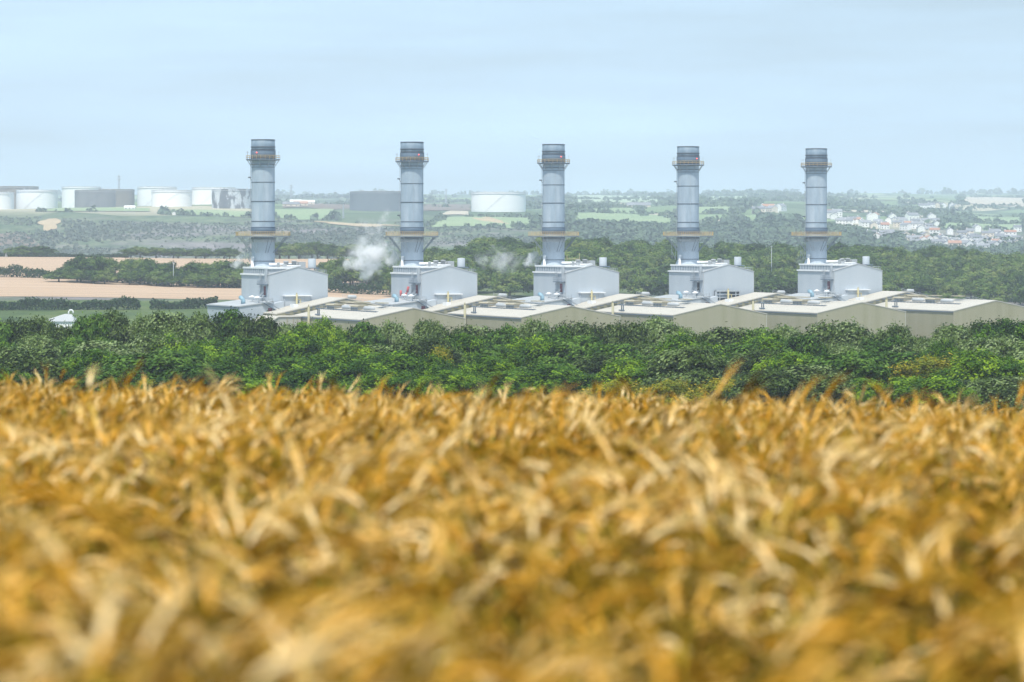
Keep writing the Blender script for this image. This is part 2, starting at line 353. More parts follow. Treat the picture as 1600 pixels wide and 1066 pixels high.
def crown_mesh(seed, style, rx, z0, z1, nl, ncl, per, leaf, spread, wind=0.0, lobe=.45):
    rng = np.random.default_rng(seed)
    P, N_, ci, ct, CC, LC = crown_pts(rng, rx, rx*.95, z0, z1, nl, ncl, per, spread, lobe)
    nrm = N_+rng.normal(size=P.shape)*.42+np.array([0,0,.30]); nrm /= np.linalg.norm(nrm, axis=1, keepdims=True)
    up = np.array([wind, 0, 1.0])*np.ones((len(P),1)) if wind else None
    V, Q = leaf_quads(P, leaf, nrm, rng, 1.9 if wind else 1.0, up)
    me = np_mesh('crown', V, Q, M[style])
    col = np.zeros((len(P),2)); col[:,0] = np.clip(ct[ci]*.75+rng.uniform(0,.25,len(P)), 0, 1)
    face_col(me, col); BND[me.name] = (float(np.percentile(P[:,2], 99.3)), float(np.percentile(np.abs(P[:,0]), 97))*2); return me
BND = {}
def trunk_mesh(seed, h, r, spread):
    rng = random.Random(seed); mb = MB()
    mb.tube([(0,0,-2.5),(0,0,0),(.1*h*.1,0,h*.25),(0,.02*h,h*.45)], [r*1.3,r*1.15,r*.8,r*.55], 7)
    for k in range(5):
        a = k*1.257+rng.uniform(-.3,.3); d = spread*rng.uniform(.45,.7); z = h*rng.uniform(.2,.4)
        mb.tube([(0,0,z),(math.cos(a)*d*.5,math.sin(a)*d*.5,z+h*.16),(math.cos(a)*d,math.sin(a)*d,z+h*.38)], [r*.5,r*.3,r*.1], 5)
    o = mb.build('trunk', M['bark']); me = o.data; bpy.data.objects.remove(o); return me
VAR = {}
for i in range(4): VAR['silver', i] = (crown_mesh(10+i, 'leaf_silver', 4.0, .4, 10.2, 24, 620, 60, .165, .30, wind=.35, lobe=.30), trunk_mesh(i, 10, .22, 4))
for i in range(3): VAR['green', i] = (crown_mesh(20+i, 'leaf_green', 4.5, .2, 10.0, 26, 560, 56, .19, .27, lobe=.30), trunk_mesh(30+i, 10, .25, 4))
for i in range(3): VAR['mid', i] = (crown_mesh(25+i, 'leaf_mid', 4.2, .3, 10.0, 24, 560, 56, .19, .28, wind=.15, lobe=.30), trunk_mesh(33+i, 10, .25, 4))
for i in range(2): VAR['yellow', i] = (crown_mesh(50+i, 'leaf_yellow', 4.2, .3, 10.0, 18, 380, 46, .20, .32, lobe=.32), trunk_mesh(40+i, 10, .18, 4))
for i in range(5): VAR['wood', i] = (crown_mesh(70+i, 'leaf_wood', 5.6, -1.5, 10.2, 17, 330, 22, .50, .42, lobe=.36), trunk_mesh(50+i, 10, .3, 4))
def tree(name, key, x, y, z, h, w, label, group, rz=None, cat='tree'):
    cm, tm = VAR[key]
    r = empty(name, (x, y, z), random.uniform(-.5,.5) if rz is None else rz)
    top_, wid_ = BND[cm.name]
    r.scale = (w/wid_, w/wid_, h/top_)
    tag(r, label, cat, group)
    obj('crown', cm, r); obj('trunk', tm, r)
    return r
def ordw(n): 
    return f"{n}{'th' if 10 <= n%100 <= 20 else {1:'st',2:'nd',3:'rd'}.get(n%10,'th')}"
WORDS = {'silver': ('silvery willow', 'silvery windblown willow'), 'green': ('green_tree', 'deep green bushy tree'),
         'mid': ('leafy_tree', 'mid green rounded tree'), 'yellow': ('yellowish_shrub', 'yellow green shrub')}
NAMES = {'silver':'willow_tree','green':'broadleaf_tree','mid':'broadleaf_tree','yellow':'shrub'}
back = [(-25,505,80),(28,503,75),(62,502,56),(88,513,54),(138,497,60),(172,492,60),(218,499,70),(262,493,70),(305,497,70),(352,491,75),(400,499,70),(440,513,60),(476,508,60),(512,503,70),
  (560,510,72),(602,509,66),(638,524,50),(668,507,62),(704,518,55),(742,514,66),(786,516,62),(826,506,72),(862,518,60),(892,509,74),(940,512,74),(978,509,66),(1022,503,80),
  (1062,517,60),(1092,527,60),(1138,517,88),(1182,518,60),(1222,515,70),(1302,508,104),(1256,530,50),(1358,527,60),(1390,514,76),(1440,532,66),(1482,514,78),(1520,509,76),(1568,503,84),(1612,508,80)]
def row(lst, D0, rowname, gbase, probs, seed, jit=10):
    rng = random.Random(seed); lst = sorted(lst)
    vis = 0
    for (px, ty, wpx) in lst:
        D = D0+rng.uniform(-jit, jit); x = (px-800)/F*D; z = float(T(x, D)); ztop = (366-ty)/F*D
        ks, ws = zip(*probs(px)); k = rng.choices(ks, ws)[0]
        h = ztop-z; w = wpx/F*D*(1.0 if k == 'silver' else 1.12)
        key = (k, rng.randrange({'silver':4,'green':3,'mid':3,'yellow':2}[k]))
        vis += 1
        t = tree(NAMES[k], key, x, y=D, z=z, h=h, w=w,
             label=f"{WORDS[k][1]}, {ordw(vis)} from left in {rowname} of near tree belt",
             group=f"trees in the {rowname} of the near belt", cat='shrub' if k == 'yellow' else 'tree')
rng = random.Random(3)
row(back, 442, 'back row', '', lambda p: [('silver',.62),('mid',.26),('green',.12)] if p < 930 else [('silver',.8),('mid',.12),('green',.08)], 1)
row([(px+rng.uniform(-14,14), 534+rng.uniform(-11,11)-(8 if px < 420 else 0), rng.uniform(70,112)) for px in range(-10,1640,60)], 404, 'second row', '',
    lambda p: [('silver',.66),('mid',.2),('green',.14)] if not 240 < p < 930 else [('silver',.25),('mid',.25),('green',.5)], 2)
row([(px+rng.uniform(-14,14), 560+rng.uniform(-15,12), rng.uniform(85,135)) for px in range(-10,1640,78)], 372, 'third row', '',
    lambda p: [('silver',.5),('mid',.25),('green',.2),('yellow',.05)] if not 240 < p < 930 else [('silver',.06),('mid',.14),('green',.74),('yellow',.06)], 4)
row([(px+rng.uniform(-16,16), 588+rng.uniform(-16,10), rng.uniform(75,125)) for px in range(-6,1640,80)], 346, 'front row', '',
    lambda p: [('silver',.42),('mid',.2),('green',.24),('yellow',.14)] if not 220 < p < 930 else [('green',.78),('mid',.12),('yellow',.10)], 5)
t = tree('shrub', ('yellow',1), (684-800)/F*383, 383, float(T((684-800)/F*383, 383)), (366-546)/F*383-float(T((684-800)/F*383, 383)), 5.0,
     'orange yellow shrub crown glowing amid dark green trees below the second chimney', None, cat='shrub')

# woods behind the plant
def wood(spots, label, group, cat='tree', name='woodland_tree', hw=(9.5,12), ww=(11,15)):
    for x, y in spots:
        z = float(T(x, y)); h = random.uniform(*hw)
        tree(name, ('wood', random.randrange(5)), x, y, z, h, random.uniform(*ww), label, group, rz=random.uniform(0,6.28), cat=cat)
sp_ = []
for r_i, D in enumerate(np.linspace(1215, 1465, 12)):
    xs = (600-800)/F*D; x = xs+random.uniform(0,8)
    while x < (1625-800)/F*D:
        p = 800+F*x/D
        ok = not (p < 740 and D > 1420)
        if ok: sp_.append((x+random.uniform(-3,3), D+random.uniform(-7,7)))
        x += random.uniform(13.5,17.5)
wood([s for s in sp_ if 800+F*s[0]/s[1] < 860], 'green tree of the dense wood seen between the second and third chimneys', 'trees of the wood between the second and third chimneys')
wood([s for s in sp_ if 860 <= 800+F*s[0]/s[1] < 1080], 'green tree of the dense wood seen between the third and fourth chimneys', 'trees of the wood between the third and fourth chimneys')
wood([s for s in sp_ if 1080 <= 800+F*s[0]/s[1] < 1280], 'brown green tree of the wood seen between the fourth and fifth chimneys', 'trees of the wood between the fourth and fifth chimneys')
wood([s for s in sp_ if 1280 <= 800+F*s[0]/s[1]], 'dark green tree of the wooded hill right of the fifth chimney', 'trees of the wooded hill right of the fifth chimney')
def pxline(pts, D, jit=3): return [((p-800)/F*(d)+random.uniform(-jit,jit), d+random.uniform(-6,6)) for p, d in pts]
wood(pxline([(p, 1302-(p-80)*.10) for p in range(132,385,22)], 0), 'wide green tree standing above the long hedge between the two stubble fields', 'trees along the middle hedge left of the first chimney', hw=(9.5,11.5), ww=(10,13))
wood(pxline([(p, 1286-(p-80)*.10) for p in range(94,385,26)], 0), 'low dark tree growing out of the long hedge between the two stubble fields', 'low trees in the middle hedge left of the first chimney', hw=(5,8.5), ww=(8,11))
for px_, side in ((30,'left'),(62,'right')):
    x = (px_-800)/F*1640
    tree('round_tree', ('wood', 1), x, 1640, float(T(x,1640)), 6.2, 15, f'{side} one of two round dark trees on the skyline of the upper stubble field', 'two round trees on the field skyline')
wood(pxline([(p, 1650) for p in range(205,385,20)], 0), 'dark round tree on the far stubble field edge left of the first chimney', 'trees on the far field edge left of the first chimney', hw=(4.5,6.5), ww=(11,15))
wood(pxline([(p, 1655) for p in range(436,560,13)], 0), 'dark round tree on the far field edge between the first two chimneys', 'trees on the far field edge between the first two chimneys', hw=(6,10), ww=(12,16))
wood(pxline([(p, 1290+random.uniform(-30,30)) for p in range(512,632,8)], 0), 'broad dark tree standing behind the steam between the first two chimneys', 'broad trees between the first two chimneys', hw=(10,13.5), ww=(12,15))

def hedge(pts, w, h, label, gap=None):
    """hedge running along ground points, leaves over a rounded irregular section"""
    rng = np.random.default_rng(int(abs(pts[0][0]))+5)
    segs = []
    P = [];
    for (a_, b_) in zip(pts[:-1], pts[1:]):
        L_ = math.dist(a_, b_); n = int(L_*70)
        t = rng.uniform(0,1,n); x = a_[0]+(b_[0]-a_[0])*t; y = a_[1]+(b_[1]-a_[1])*t
        hh = h*(1+.22*np.sin(x*.21)+.14*np.sin(x*.57+1)+rng.uniform(-.12,.12,n))
        th = rng.uniform(0, math.pi, n); q_ = rng.uniform(.3,1,n)**.5
        yy = y+np.cos(th)*w/2; zz = T(x, yy)+np.sin(th)**.6*hh*q_
        P.append(np.stack([x, yy, zz], -1)+rng.normal(size=(n,3))*.2)
    P = np.concatenate(P); c0 = np.array([pts[0][0], pts[0][1], float(T(*pts[0]))]); 
    nrm = rng.normal(size=P.shape)*.6+np.array([0,-.4,.6]); nrm /= np.linalg.norm(nrm, axis=1, keepdims=True)
    V, Q = leaf_quads(P-c0, .8, nrm, rng)
    me = np_mesh('hedge', V, Q, M['leaf_hedge']); face_col(me, rng.uniform(0,1,(len(P),1)))
    r = tag(empty('hedge', tuple(c0)), label, 'hedge'); o = obj('foliage', me, r)
    mb = MB(tuple(c0))
    for (a_, b_) in zip(pts[:-1], pts[1:]):
        L_ = math.dist(a_, b_)
        for k in range(int(L_/3)):
            t = k*3/L_; x = a_[0]+(b_[0]-a_[0])*t; y = a_[1]+(b_[1]-a_[1])*t; z = float(T(x, y))
            mb.tube([(x,y,z-.3),(x+.1,y,z+h*.75)], [.12,.05], 5)
    mb.build('stem', M['bark'], r); return r
hx = lambda p, D: ((p-800)/F*D, D)
hedge([hx(-60,1335),hx(100,1316),hx(250,1284),hx(385,1262)], 5, 4.6, 'long dark hedge dividing the upper and lower stubble fields')
hedge([hx(380,1262),hx(470,1240),hx(640,1222)], 5, 5.0, 'dark hedge line behind the boiler houses between the first two chimneys')
hedge([hx(-60,1030),hx(60,1034),hx(218,1050)], 4, 3.6, 'low dark hedge along the near edge of the lower stubble field')
hedge([hx(236,1052),hx(340,1070)], 4, 3.6, 'short dark hedge section beside the pale grey annex of the first boiler house')
hedge([hx(-60,1658),hx(100,1658),hx(200,1660)], 3, 1.8, 'thin low hedge along the skyline of the upper stubble field')

# far wood and scrub across the water: one mass of small crowns
def far_mass(name, n, region, size, per, leafk, seed, dmin, matl, sparse=None):
    rng = np.random.default_rng(seed); xs = []; ys = []
    px = rng.uniform(region[0], region[1], n); D = region[2]*(region[3]/region[2])**rng.uniform(0,1,n)
    if dmin: k0 = ~((px < 860) & (D > 3380) & (D < 4100)); px = px[k0]; D = D[k0]; n = len(D)
    x = (px-800)/F*D
    f = np.sin(x/97+D/61)+np.sin(x/53-D/83+1)+np.sin(x/201+D/37+2)+rng.normal(size=n)*.6
    k = f > (sparse if sparse is not None else -9); x = x[k]; D = D[k]; n = len(x)
    inside = np.zeros(n, bool)
    for q_, mt_ in FIELDS:
        if mt_ == 'brown_scrub': continue
        P4 = [hit(a_, b_, 2300)[:2] for a_, b_ in q_]; sg = np.ones(n, bool); sg2 = np.ones(n, bool)
        for (ax, ay), (bx, by) in zip(P4, P4[1:]+P4[:1]):
            cr = (bx-ax)*(D-ay)-(by-ay)*(x-ax); sg &= cr > 0; sg2 &= cr < 0
        inside |= sg | sg2
    x = x[~inside]; D = D[~inside]; n = len(x)
    z = T(x, D); s = size*rng.uniform(.5,1.3,n)*(1+.3*np.sin(x/40))
    d = rng.normal(size=(n,per,3)); d /= np.linalg.norm(d, axis=2, keepdims=True); d[:,:,2] = np.abs(d[:,:,2])
    P = np.stack([x,D,z],-1)[:,None,:]+d*(s[:,None,None]*np.array([.62,.62,.8]))*rng.uniform(.7,1.05,(n,per,1))
    nr_ = (d+rng.normal(size=d.shape)*.5).reshape(-1,3); nr_ /= np.linalg.norm(nr_, axis=1, keepdims=True)
    P = P.reshape(-1,3)
    V, Q = leaf_quads(P, 1.0, nr_, rng)
    sc = np.repeat(np.repeat(s, per)*leafk, 4)[:,None]; Pc = np.repeat(P, 4, 0); V = Pc+(V-Pc)*sc
    me = np_mesh(name, V, Q, matl); col = np.repeat(rng.uniform(0,1,n), per)*.7+rng.uniform(0,.3,n*per); face_col(me, col[:,None])
    return obj(name, me)
HL_ = []
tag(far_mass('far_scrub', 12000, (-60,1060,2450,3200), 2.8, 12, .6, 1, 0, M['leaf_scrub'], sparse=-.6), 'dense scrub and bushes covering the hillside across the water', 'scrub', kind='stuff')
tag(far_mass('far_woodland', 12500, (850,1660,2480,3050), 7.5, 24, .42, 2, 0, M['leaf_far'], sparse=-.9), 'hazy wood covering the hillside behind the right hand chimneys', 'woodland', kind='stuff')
def far_lines(name, seed, size, leafk, per, matl):
    rng = np.random.default_rng(seed); xs, ys = [], []
    for q, mt in FIELDS:
        if mt == 'tan_scar' or mt == 'brown_scrub': continue
        P = [hit(px, py, 2300)[:2] for px, py in q]
        for a_, b_ in zip(P, P[1:]+P[:1]):
            L_ = math.dist(a_, b_); n = int(L_/6*rng.uniform(.4,1.3)); t = rng.uniform(0,1,n)
            xs.append(a_[0]+(b_[0]-a_[0])*t+rng.normal(size=n)*3); ys.append(a_[1]+(b_[1]-a_[1])*t+rng.normal(size=n)*5)
    for _ in range(34):                                   # loose hedge lines and small copses on the plateau
        px = rng.uniform(380,1600); D = rng.uniform(3500,7600); L_ = rng.uniform(120,420); x = (px-800)/F*D; n = int(L_/6); t = rng.uniform(-.5,.5,n); k = rng.uniform(-.5,.5)
        xs.append(x+L_*t); ys.append(D+L_*t*k+rng.normal(size=n)*rng.choice([4,4,30]))
    x = np.concatenate(xs); D = np.concatenate(ys); px = 800+F*x/D
    k0 = ~((px < 860) & (D > 3380) & (D < 4100)); x = x[k0]; D = D[k0]; n = len(x)
    z = T(x, D); s = size*rng.uniform(.45,1.25,n)*(1+.25*np.sin(x/40))*(D/4000)**.35
    d = rng.normal(size=(n,per,3)); d /= np.linalg.norm(d, axis=2, keepdims=True); d[:,:,2] = np.abs(d[:,:,2])
    P = np.stack([x,D,z],-1)[:,None,:]+d*(s[:,None,None]*np.array([.65,.65,.8]))*rng.uniform(.7,1.05,(n,per,1))
    nr_ = (d+rng.normal(size=d.shape)*.5).reshape(-1,3); nr_ /= np.linalg.norm(nr_, axis=1, keepdims=True); P = P.reshape(-1,3)
    V, Q = leaf_quads(P, 1.0, nr_, rng); sc = np.repeat(np.repeat(s, per)*leafk, 4)[:,None]; Pc = np.repeat(P, 4, 0); V = Pc+(V-Pc)*sc
    me = np_mesh(name, V, Q, matl); face_col(me, (np.repeat(rng.uniform(0,1,n), per)*.7+rng.uniform(0,.3,n*per))[:,None]); return obj(name, me)
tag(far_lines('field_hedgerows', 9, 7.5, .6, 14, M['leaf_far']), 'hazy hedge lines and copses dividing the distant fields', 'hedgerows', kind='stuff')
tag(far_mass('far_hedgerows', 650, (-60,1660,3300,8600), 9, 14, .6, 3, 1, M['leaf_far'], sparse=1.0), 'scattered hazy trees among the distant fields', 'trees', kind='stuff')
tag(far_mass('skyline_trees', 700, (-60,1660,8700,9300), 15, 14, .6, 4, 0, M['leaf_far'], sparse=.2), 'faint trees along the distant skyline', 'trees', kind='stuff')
print('foliage', time.time()-T0)

# ------------------------------------------------------------------ power station; unit frame: u along the row, v away from the camera, z from eye level
ANG = math.atan2(25.75, 50.4); ZG = -42.0
ORG = (-47.3, 890.6); STEP = (50.4, 25.75)
ca, sa = math.cos(ANG), math.sin(ANG)
def W(u, v, k=0): return (ORG[0]+STEP[0]*k+ca*u-sa*v, ORG[1]+STEP[1]*k+sa*u+ca*v, ZG)
def rail(mb, pts, z, h=1.1, sp=1.5, r=.05, mid=2, closed=False):
    pts = list(pts)+([pts[0]] if closed else [])
    for (a_, b_) in zip(pts[:-1], pts[1:]):
        L_ = math.dist(a_, b_); n = max(1, int(L_/sp))
        for i in range(n+1):
            t = i/n; x = a_[0]+(b_[0]-a_[0])*t; y = a_[1]+(b_[1]-a_[1])*t
            mb.tube([(x,y,z),(x,y,z+h)], r, 4)
        for q in range(mid):
            zz = z+h*(1-q/(mid)); mb.tube([(*a_,zz),(*b_,zz)], r, 4)

# turbine hall
HW, HL, EZ, RZ = 36.3, 55.0, -26.75, -23.4
def make_hall():
    b0 = (HW/2, HL/2, ZG); r = empty('turbine_hall', W(HW/2, HL/2), ANG)
    A = lambda: MB(b0)
    slope = (RZ-EZ)/(HW/2)
    rz = lambda u: EZ+slope*(u if u < HW/2 else HW-u)
    A().prism([(0,ZG),(HW,ZG),(HW,EZ-.15),(HW/2,RZ-.15),(0,EZ-.15)], 0, HL).build('wall', M['tan'], r)
    mb = A(); mb.prism([(-.25,EZ-.30),(HW/2,RZ-.14),(HW+.25,EZ-.30),(HW+.25,EZ-.02),(HW/2,RZ+.16),(-.25,EZ-.02)], -.12, HL+.12)
    rf = mb.build('roof', M['cream_roof'], r)
    tr = A(); tr.box(-.32,-.02,-.02,HL, EZ-.62, EZ-.33)
    A().box(-.06,.18,-.06,.18,ZG,EZ-.4).build('corner_trim', M['tanvent'], r); A().box(HW-.2,HW+.06,-.06,.2,ZG,EZ-.4).build('corner_trim', M['tan_edge'], r)
    tr.build('eaves_gutter', M['dgalv'], r)
    for v0 in (45.5, 26, 49):                                  # louvred roof vents
        u0 = 12.2 if v0 != 49 else 21
        z0 = rz(u0); vt = A(); vt.box(u0-1.6,u0+1.6,v0,v0+6,z0-.3,z0+1.1); v_ = vt.build('roof_vent', M['tanvent'], r)
        cp = A(); cp.prism([(u0-2.1,z0+1.1),(u0+2.1,z0+1.1),(u0+1.5,z0+1.55),(u0-1.5,z0+1.55)], v0-.4, v0+6.4); cp.build('vent_cap', M['tanvent'], v_)
        lv = A()
        for q in range(5): lv.box(u0-1.66,u0-1.6,v0+.4+q*1.1,v0+1.1+q*1.1,z0+.2,z0+.85)
        lv.build('louvre', M['dgalv'], v_)
    for u0, v0, ln in ((15.5,42,7),(15.5,30,6),(16.0,17,5)):   # flat canopies by the ridge
        z0 = rz(u0)+1.5; A().box(u0-1.3,u0+1.3,v0,v0+ln,z0,z0+.3).build('vent_canopy', M['tanvent'], r)
    for v0 in (35, 17.5):                                      # white round-ended roof ducts
        u0 = 12.2; z0 = rz(u0)+.75
        A().tube([(u0,v0,z0-.2),(u0,v0+.5,z0-.2),(u0,v0+6.5,z0-.2),(u0,v0+7,z0-.2)], [.4,.72,.72,.4], 12).build('roof_duct', M['grey_roof'], r)
    wk = A(); wk.box(9.6,10.5,10,55.2,rz(10)+.25,rz(10)+.35)
    for i in range(22): wk.box(9.62,10.0,10.4+i*2.05,11.7+i*2.05,rz(10)-.1,rz(10)+.25)
    wk.build('walkway', M['dgalv'], r)
    rl = A(); 
    for s_ in (9.6,):
        for i in range(23): rl.tube([(s_,10+i*2.05,rz(10)+.3),(s_,10+i*2.05,rz(10)+1.2)], .04, 4)
        rl.tube([(s_,10,rz(10)+1.2),(s_,55.2,rz(10)+1.2)], .04, 4)
    uu = 11.0
    while uu < HW/2+9:
        rl.tube([(uu,14,rz(uu)),(uu,14,rz(uu)+1.1)], .04, 4); uu += 1.5
    for (a_, b_) in ((11, HW/2), (HW/2, HW/2+9)): 
        for dz in (.55,1.1): rl.tube([(a_,14,rz(a_)+dz),(b_,14,rz(b_)+dz)], .045, 4)
    rl.build('handrail', M['galv'], r)
    vp = A(); vp.tube([(-.75,40,ZG),(-.75,40,-23.6)], .42, 8); vp.tube([(-.75,40,-23.6),(-.75,40,-22.9)], .2, 6)
    vp.build('vent_pipe', M['polive'], r)
    ex = A()
    for v_ in (38.0,36.8): ex.tube([(1.6,v_,rz(1.6)),(1.6,v_,rz(1.6)+2.1),(1.0,v_,rz(1.6)+2.5)], .2, 6)
    ex.tube([(1.6,35.8,rz(1.6)+2.3),(1.6,40,rz(1.6)+2.3)], .14, 6); ex.tube([(1.2,35.5,rz(1.6)+.35),(1.2,39,rz(1.6)+.35)], .25, 6)
    ex.build('exhaust_pipe', M['dgalv'], r)
    return r
# link building between hall and boiler house
def make_link():
    b0 = (18, 64.5, ZG); r = empty('link_building', W(18, 64.5), ANG)
    A = lambda: MB(b0)
    prof = [(-5,ZG),(40,ZG),(40,-25.8),(20,-21.5),(-5,-26.4)]
    A().prism(prof, 57, 72).build('wall', M['tan'], r)
    A().prism([(-5.3,-26.55),(20,-21.6),(40.3,-25.95),(40.3,-25.6),(20,-21.25),(-5.3,-26.2)], 56.8, 72.2).build('roof', M['cream_roof'], r)
    z_ = lambda u: -21.3-(20-u)*.196 if u < 20 else -21.3-(u-20)*.215
    for i in range(9):
        u = -2+i*2.7; A().box(u,u+1.5,56.5,56.78,z_(u+.7)-.75,z_(u+.7)-.45).build('cable_tray', M['dgalv'], r)
    hr = A()
    for u in np.arange(20,39,1.6): hr.tube([(u,60,z_(u)),(u,60,z_(u)+1.1)], .04, 4)
    for dz in (.55,1.1): hr.tube([(20,60,z_(20)+dz),(38.5,60,z_(38.5)+dz)], .04, 4)
    hr.build('handrail', M['galv'], r)
    d = A(); d.box(3.5,5.2,63,66,z_(4.3)-.3,z_(4.3)+1.0); d.build('roof_box', M['white'], r)
    d = A(); d.tube([(21.5,59,-21.0),(21.8,59,-21.0),(24.3,59,-21.1),(24.6,59,-21.1)], [.4,.65,.65,.4], 12); d.build('roof_duct', M['grey_roof'], r)
    return r
# boiler house
BU0, BU1, BV0, BV1, BE, BR = -1.0, 20.5, 73.7, 98.5, -13.6, -11.1
def make_boiler(louvre=False, redtubes=False):
    bc = ((BU0+BU1)/2, (BV0+BV1)/2); b0 = (*bc, ZG); r = empty('boiler_house', W(*bc), ANG)
    A = lambda: MB(b0); um = (BU0+BU1)/2
    A().prism([(BU0,ZG),(BU1,ZG),(BU1,BE-.1),(um,BR-.1),(BU0,BE-.1)], BV0, BV1).build('wall', M['grey_clad'], r)
    mb = A(); mb.prism([(BU0-.15,BE-.25),(um,BR-.09),(BU1+.15,BE-.25),(BU1+.15,BE+.05),(um,BR+.2),(BU0-.15,BE+.05)], BV0-.15, BV1+.1); mb.build('roof', M['grey_roof'], r)
    t = A(); t.box(BU0-.45,BU0-.16,BV0+2.2,BV1+.1,BE-.35,BE+.15)
    t.build('eaves_trim', M['white'], r); A().box(BU0-.08,BU0+.12,BV0-.08,BV0+.12,ZG,BE-.3).build('corner_trim', M['grey_roof'], r); A().box(BU1-.12,BU1+.08,BV0-.08,BV0+.12,ZG,BE-.3).build('corner_trim', M['grey_roof'], r)
    p = A(); p.box(BU0+.5,BU0+8.6,BV0+1.4,BV1-.6,BE-.1,-11.75); ph = p.build('roof_penthouse', M['galv'], r)
    q = A(); q.box(BU0+.3,BU0+9.0,BV0+1.0,BV1-.4,-11.74,-11.2); q.build('penthouse_coping', M['white'], ph)
    q = A()
    for i in range(12): q.box(BU0+.40,BU0+.5,BV0+2.1+i*1.85,BV0+2.3+i*1.85,BE+.3,-11.8)
    q.build('penthouse_rib', M['band'], ph)
    for (u, v, rr, z1) in ((9.5,84,.85,-9.2),(13.3,86,.8,-9.1),(4.2,78,.5,-9.6)):
        d = A(); d.rev([(rr,BE),(rr,z1-.3),(rr*1.15,z1-.3),(rr*1.15,z1),(.05,z1+.1)], 14, u, v); d.build('roof_drum', M['grey_roof'], r)
    pp = A(); pp.tube([(5,88,-10.3),(15.8,88,-10.3)], .42, 8); pp.tube([(8,82,-10.9),(14,82,-10.9),(14,90,-10.9)], .3, 8)
    pp.build('roof_pipe', M['white'], r)
    for q_ in ((15.2,17.6,86,89,-12.6,-9.5),(11.2,12.6,90,92,-12,-10.2),(6.2,8,76,78,-13,-10.9),(7.6,8.6,81,82,-12,-10.2)): A().box(*q_).build('roof_cabinet', M['grey_roof'], r)
    s_ = A(); s_.rev([(1.35,-11.4),(1.35,-8.5),(1.2,-8.35)], 16, 17.2, 79.5); si = s_.build('silencer', M['grey_clad'], r)
    s_ = A(); s_.box(15.4,19.2,77.6,81.4,-11.75,-11.45)
    for uu in (15.8,18.7):
        for vv in (78,81): s_.tube([(uu,vv,-13),(uu,vv,-11.7)], .12, 4)
    s_.build('silencer_stand', M['dgalv'], si)
    h = A(); rail(h, [(16.5,BV0+.5),(BU1-.2,BV0+.5),(BU1-.2,BV1-1)], BE+.1, 1.3, 1.6, .05)
    for vv in np.arange(BV0+1,BV0+2.5,1): pass
    h.build('roof_railing', M['galv'], r)
    # front canopy bay
    if louvre:
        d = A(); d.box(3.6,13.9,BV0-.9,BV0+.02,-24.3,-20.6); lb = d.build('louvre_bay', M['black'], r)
        d = A(); d.box(3.3,4.0,BV0-1.3,BV0-.9,-25.5,-20.4); d.box(3.3,14.3,BV0-1.3,BV0-.92,-20.95,-20.4)
        for z_ in (-22.0,-23.1,-24.2): d.box(4.0,14.2,BV0-1.2,BV0-.95,z_-.12,z_+.12)
        for u_ in (5.2,8.6,12,13.6): d.box(u_,u_+.25,BV0-1.25,BV0-.93,-24.4,-20.9)
        d.build('louvre_frame', M['galv'], lb)
        d = A(); d.box(4.1,9.8,BV0-1.0,BV0-.89,-22.9,-21.3); d.build('louvre_panel', M['dgalv'], lb)
    else:
        d = A(); d.box(4.3,13.6,BV0-1.2,BV0+.02,-34,-20.95); bay = d.build('front_bay', M['grey_clad'], r)
        d = A(); d.prism([(4.0,-20.94),(14.1,-20.94),(14.1,-20.65),(4.0,-20.5)], BV0-1.9, BV0+.01); d.build('canopy', M['white'], bay)
        d = A(); d.box(4.25,4.5,BV0-1.28,BV0-1.2,-34,-21); d.box(11.4,11.6,BV0-1.28,BV0-1.2,-34,-21); d.box(9.1,9.2,BV0-1.26,BV0-1.2,-34,-21.8); d.build('downpipe', M['galv'], bay)
    y = A(); y.tube([(8.3,BV0-2.1,-34),(8.3,BV0-2.1,-20.2)], .33, 8); y.tube([(7.5,BV0-2.1,-22),(9.9,BV0-2.1,-22)], .16, 6); y.tube([(9.7,BV0-2.1,-34),(9.7,BV0-2.1,-22)], .12, 6); y.tube([(8.3,BV0-2.1,-20.2),(8.3,BV0-2.1,-19.7)], .18, 6)
    y.build('gas_pipe', M['pyellow'], r)
    # side door, balcony and caged ladder on the left wall near the corner
    d = A(); d.box(BU0-.09,BU0+.01,BV0+2.6,BV0+4.4,-20.6,-17.6); d.build('door', M['reddoor'] if not louvre else M['black'], r)
    l = A(); l.tube([(BU0-.3,BV0+3.5,-17.2),(BU0-.05,BV0+3.5,-17.2)], .3, 8); l.build('door_lamp', M['white'], r)
    bl = A(); bl.box(BU0-1.7,BU0-.02,BV0+.3,BV0+6.6,-17.1,-16.75)
    rail(bl, [(BU0-1.6,BV0+.4),(BU0-1.6,BV0+6.5)], -16.75, 1.3, .9, .05); bl.build('balcony', M['dgalv'], r)
    bl = A(); bl.box(BU0-1.6,BU0-.02,BV0+2.2,BV0+4.8,-21.5,-20.8); bl.box(BU0-1.3,BU0-.02,BV0+2.9,BV0+4.1,-23.2,-21.5); bl.build('landing', M['dgalv'], r)
    ld = A()
    for vv in (BV0+5.6,BV0+6.6): ld.tube([(BU0-.5,vv,-24),(BU0-.5,vv,-13)], .10, 4)
    for z_ in np.arange(-23.6,-13,.7): ld.tube([(BU0-.5,BV0+5.6,z_),(BU0-.5,BV0+6.6,z_)], .05, 4); 
    for z_ in np.arange(-22,-13,1.4):
        ld.tube([(BU0-.5,BV0+5.6,z_),(BU0-1.3,BV0+5.7,z_),(BU0-1.3,BV0+6.5,z_),(BU0-.5,BV0+6.6,z_)], .06, 4)
    ld.build('caged_ladder', M['galv'], r)
    lt = A(); lt.box(BU0-.7,BU0-.02,BV0+1.0,BV0+2.1,-16.75,-11.8); lt.build('pipe_riser', M['galv'], r)
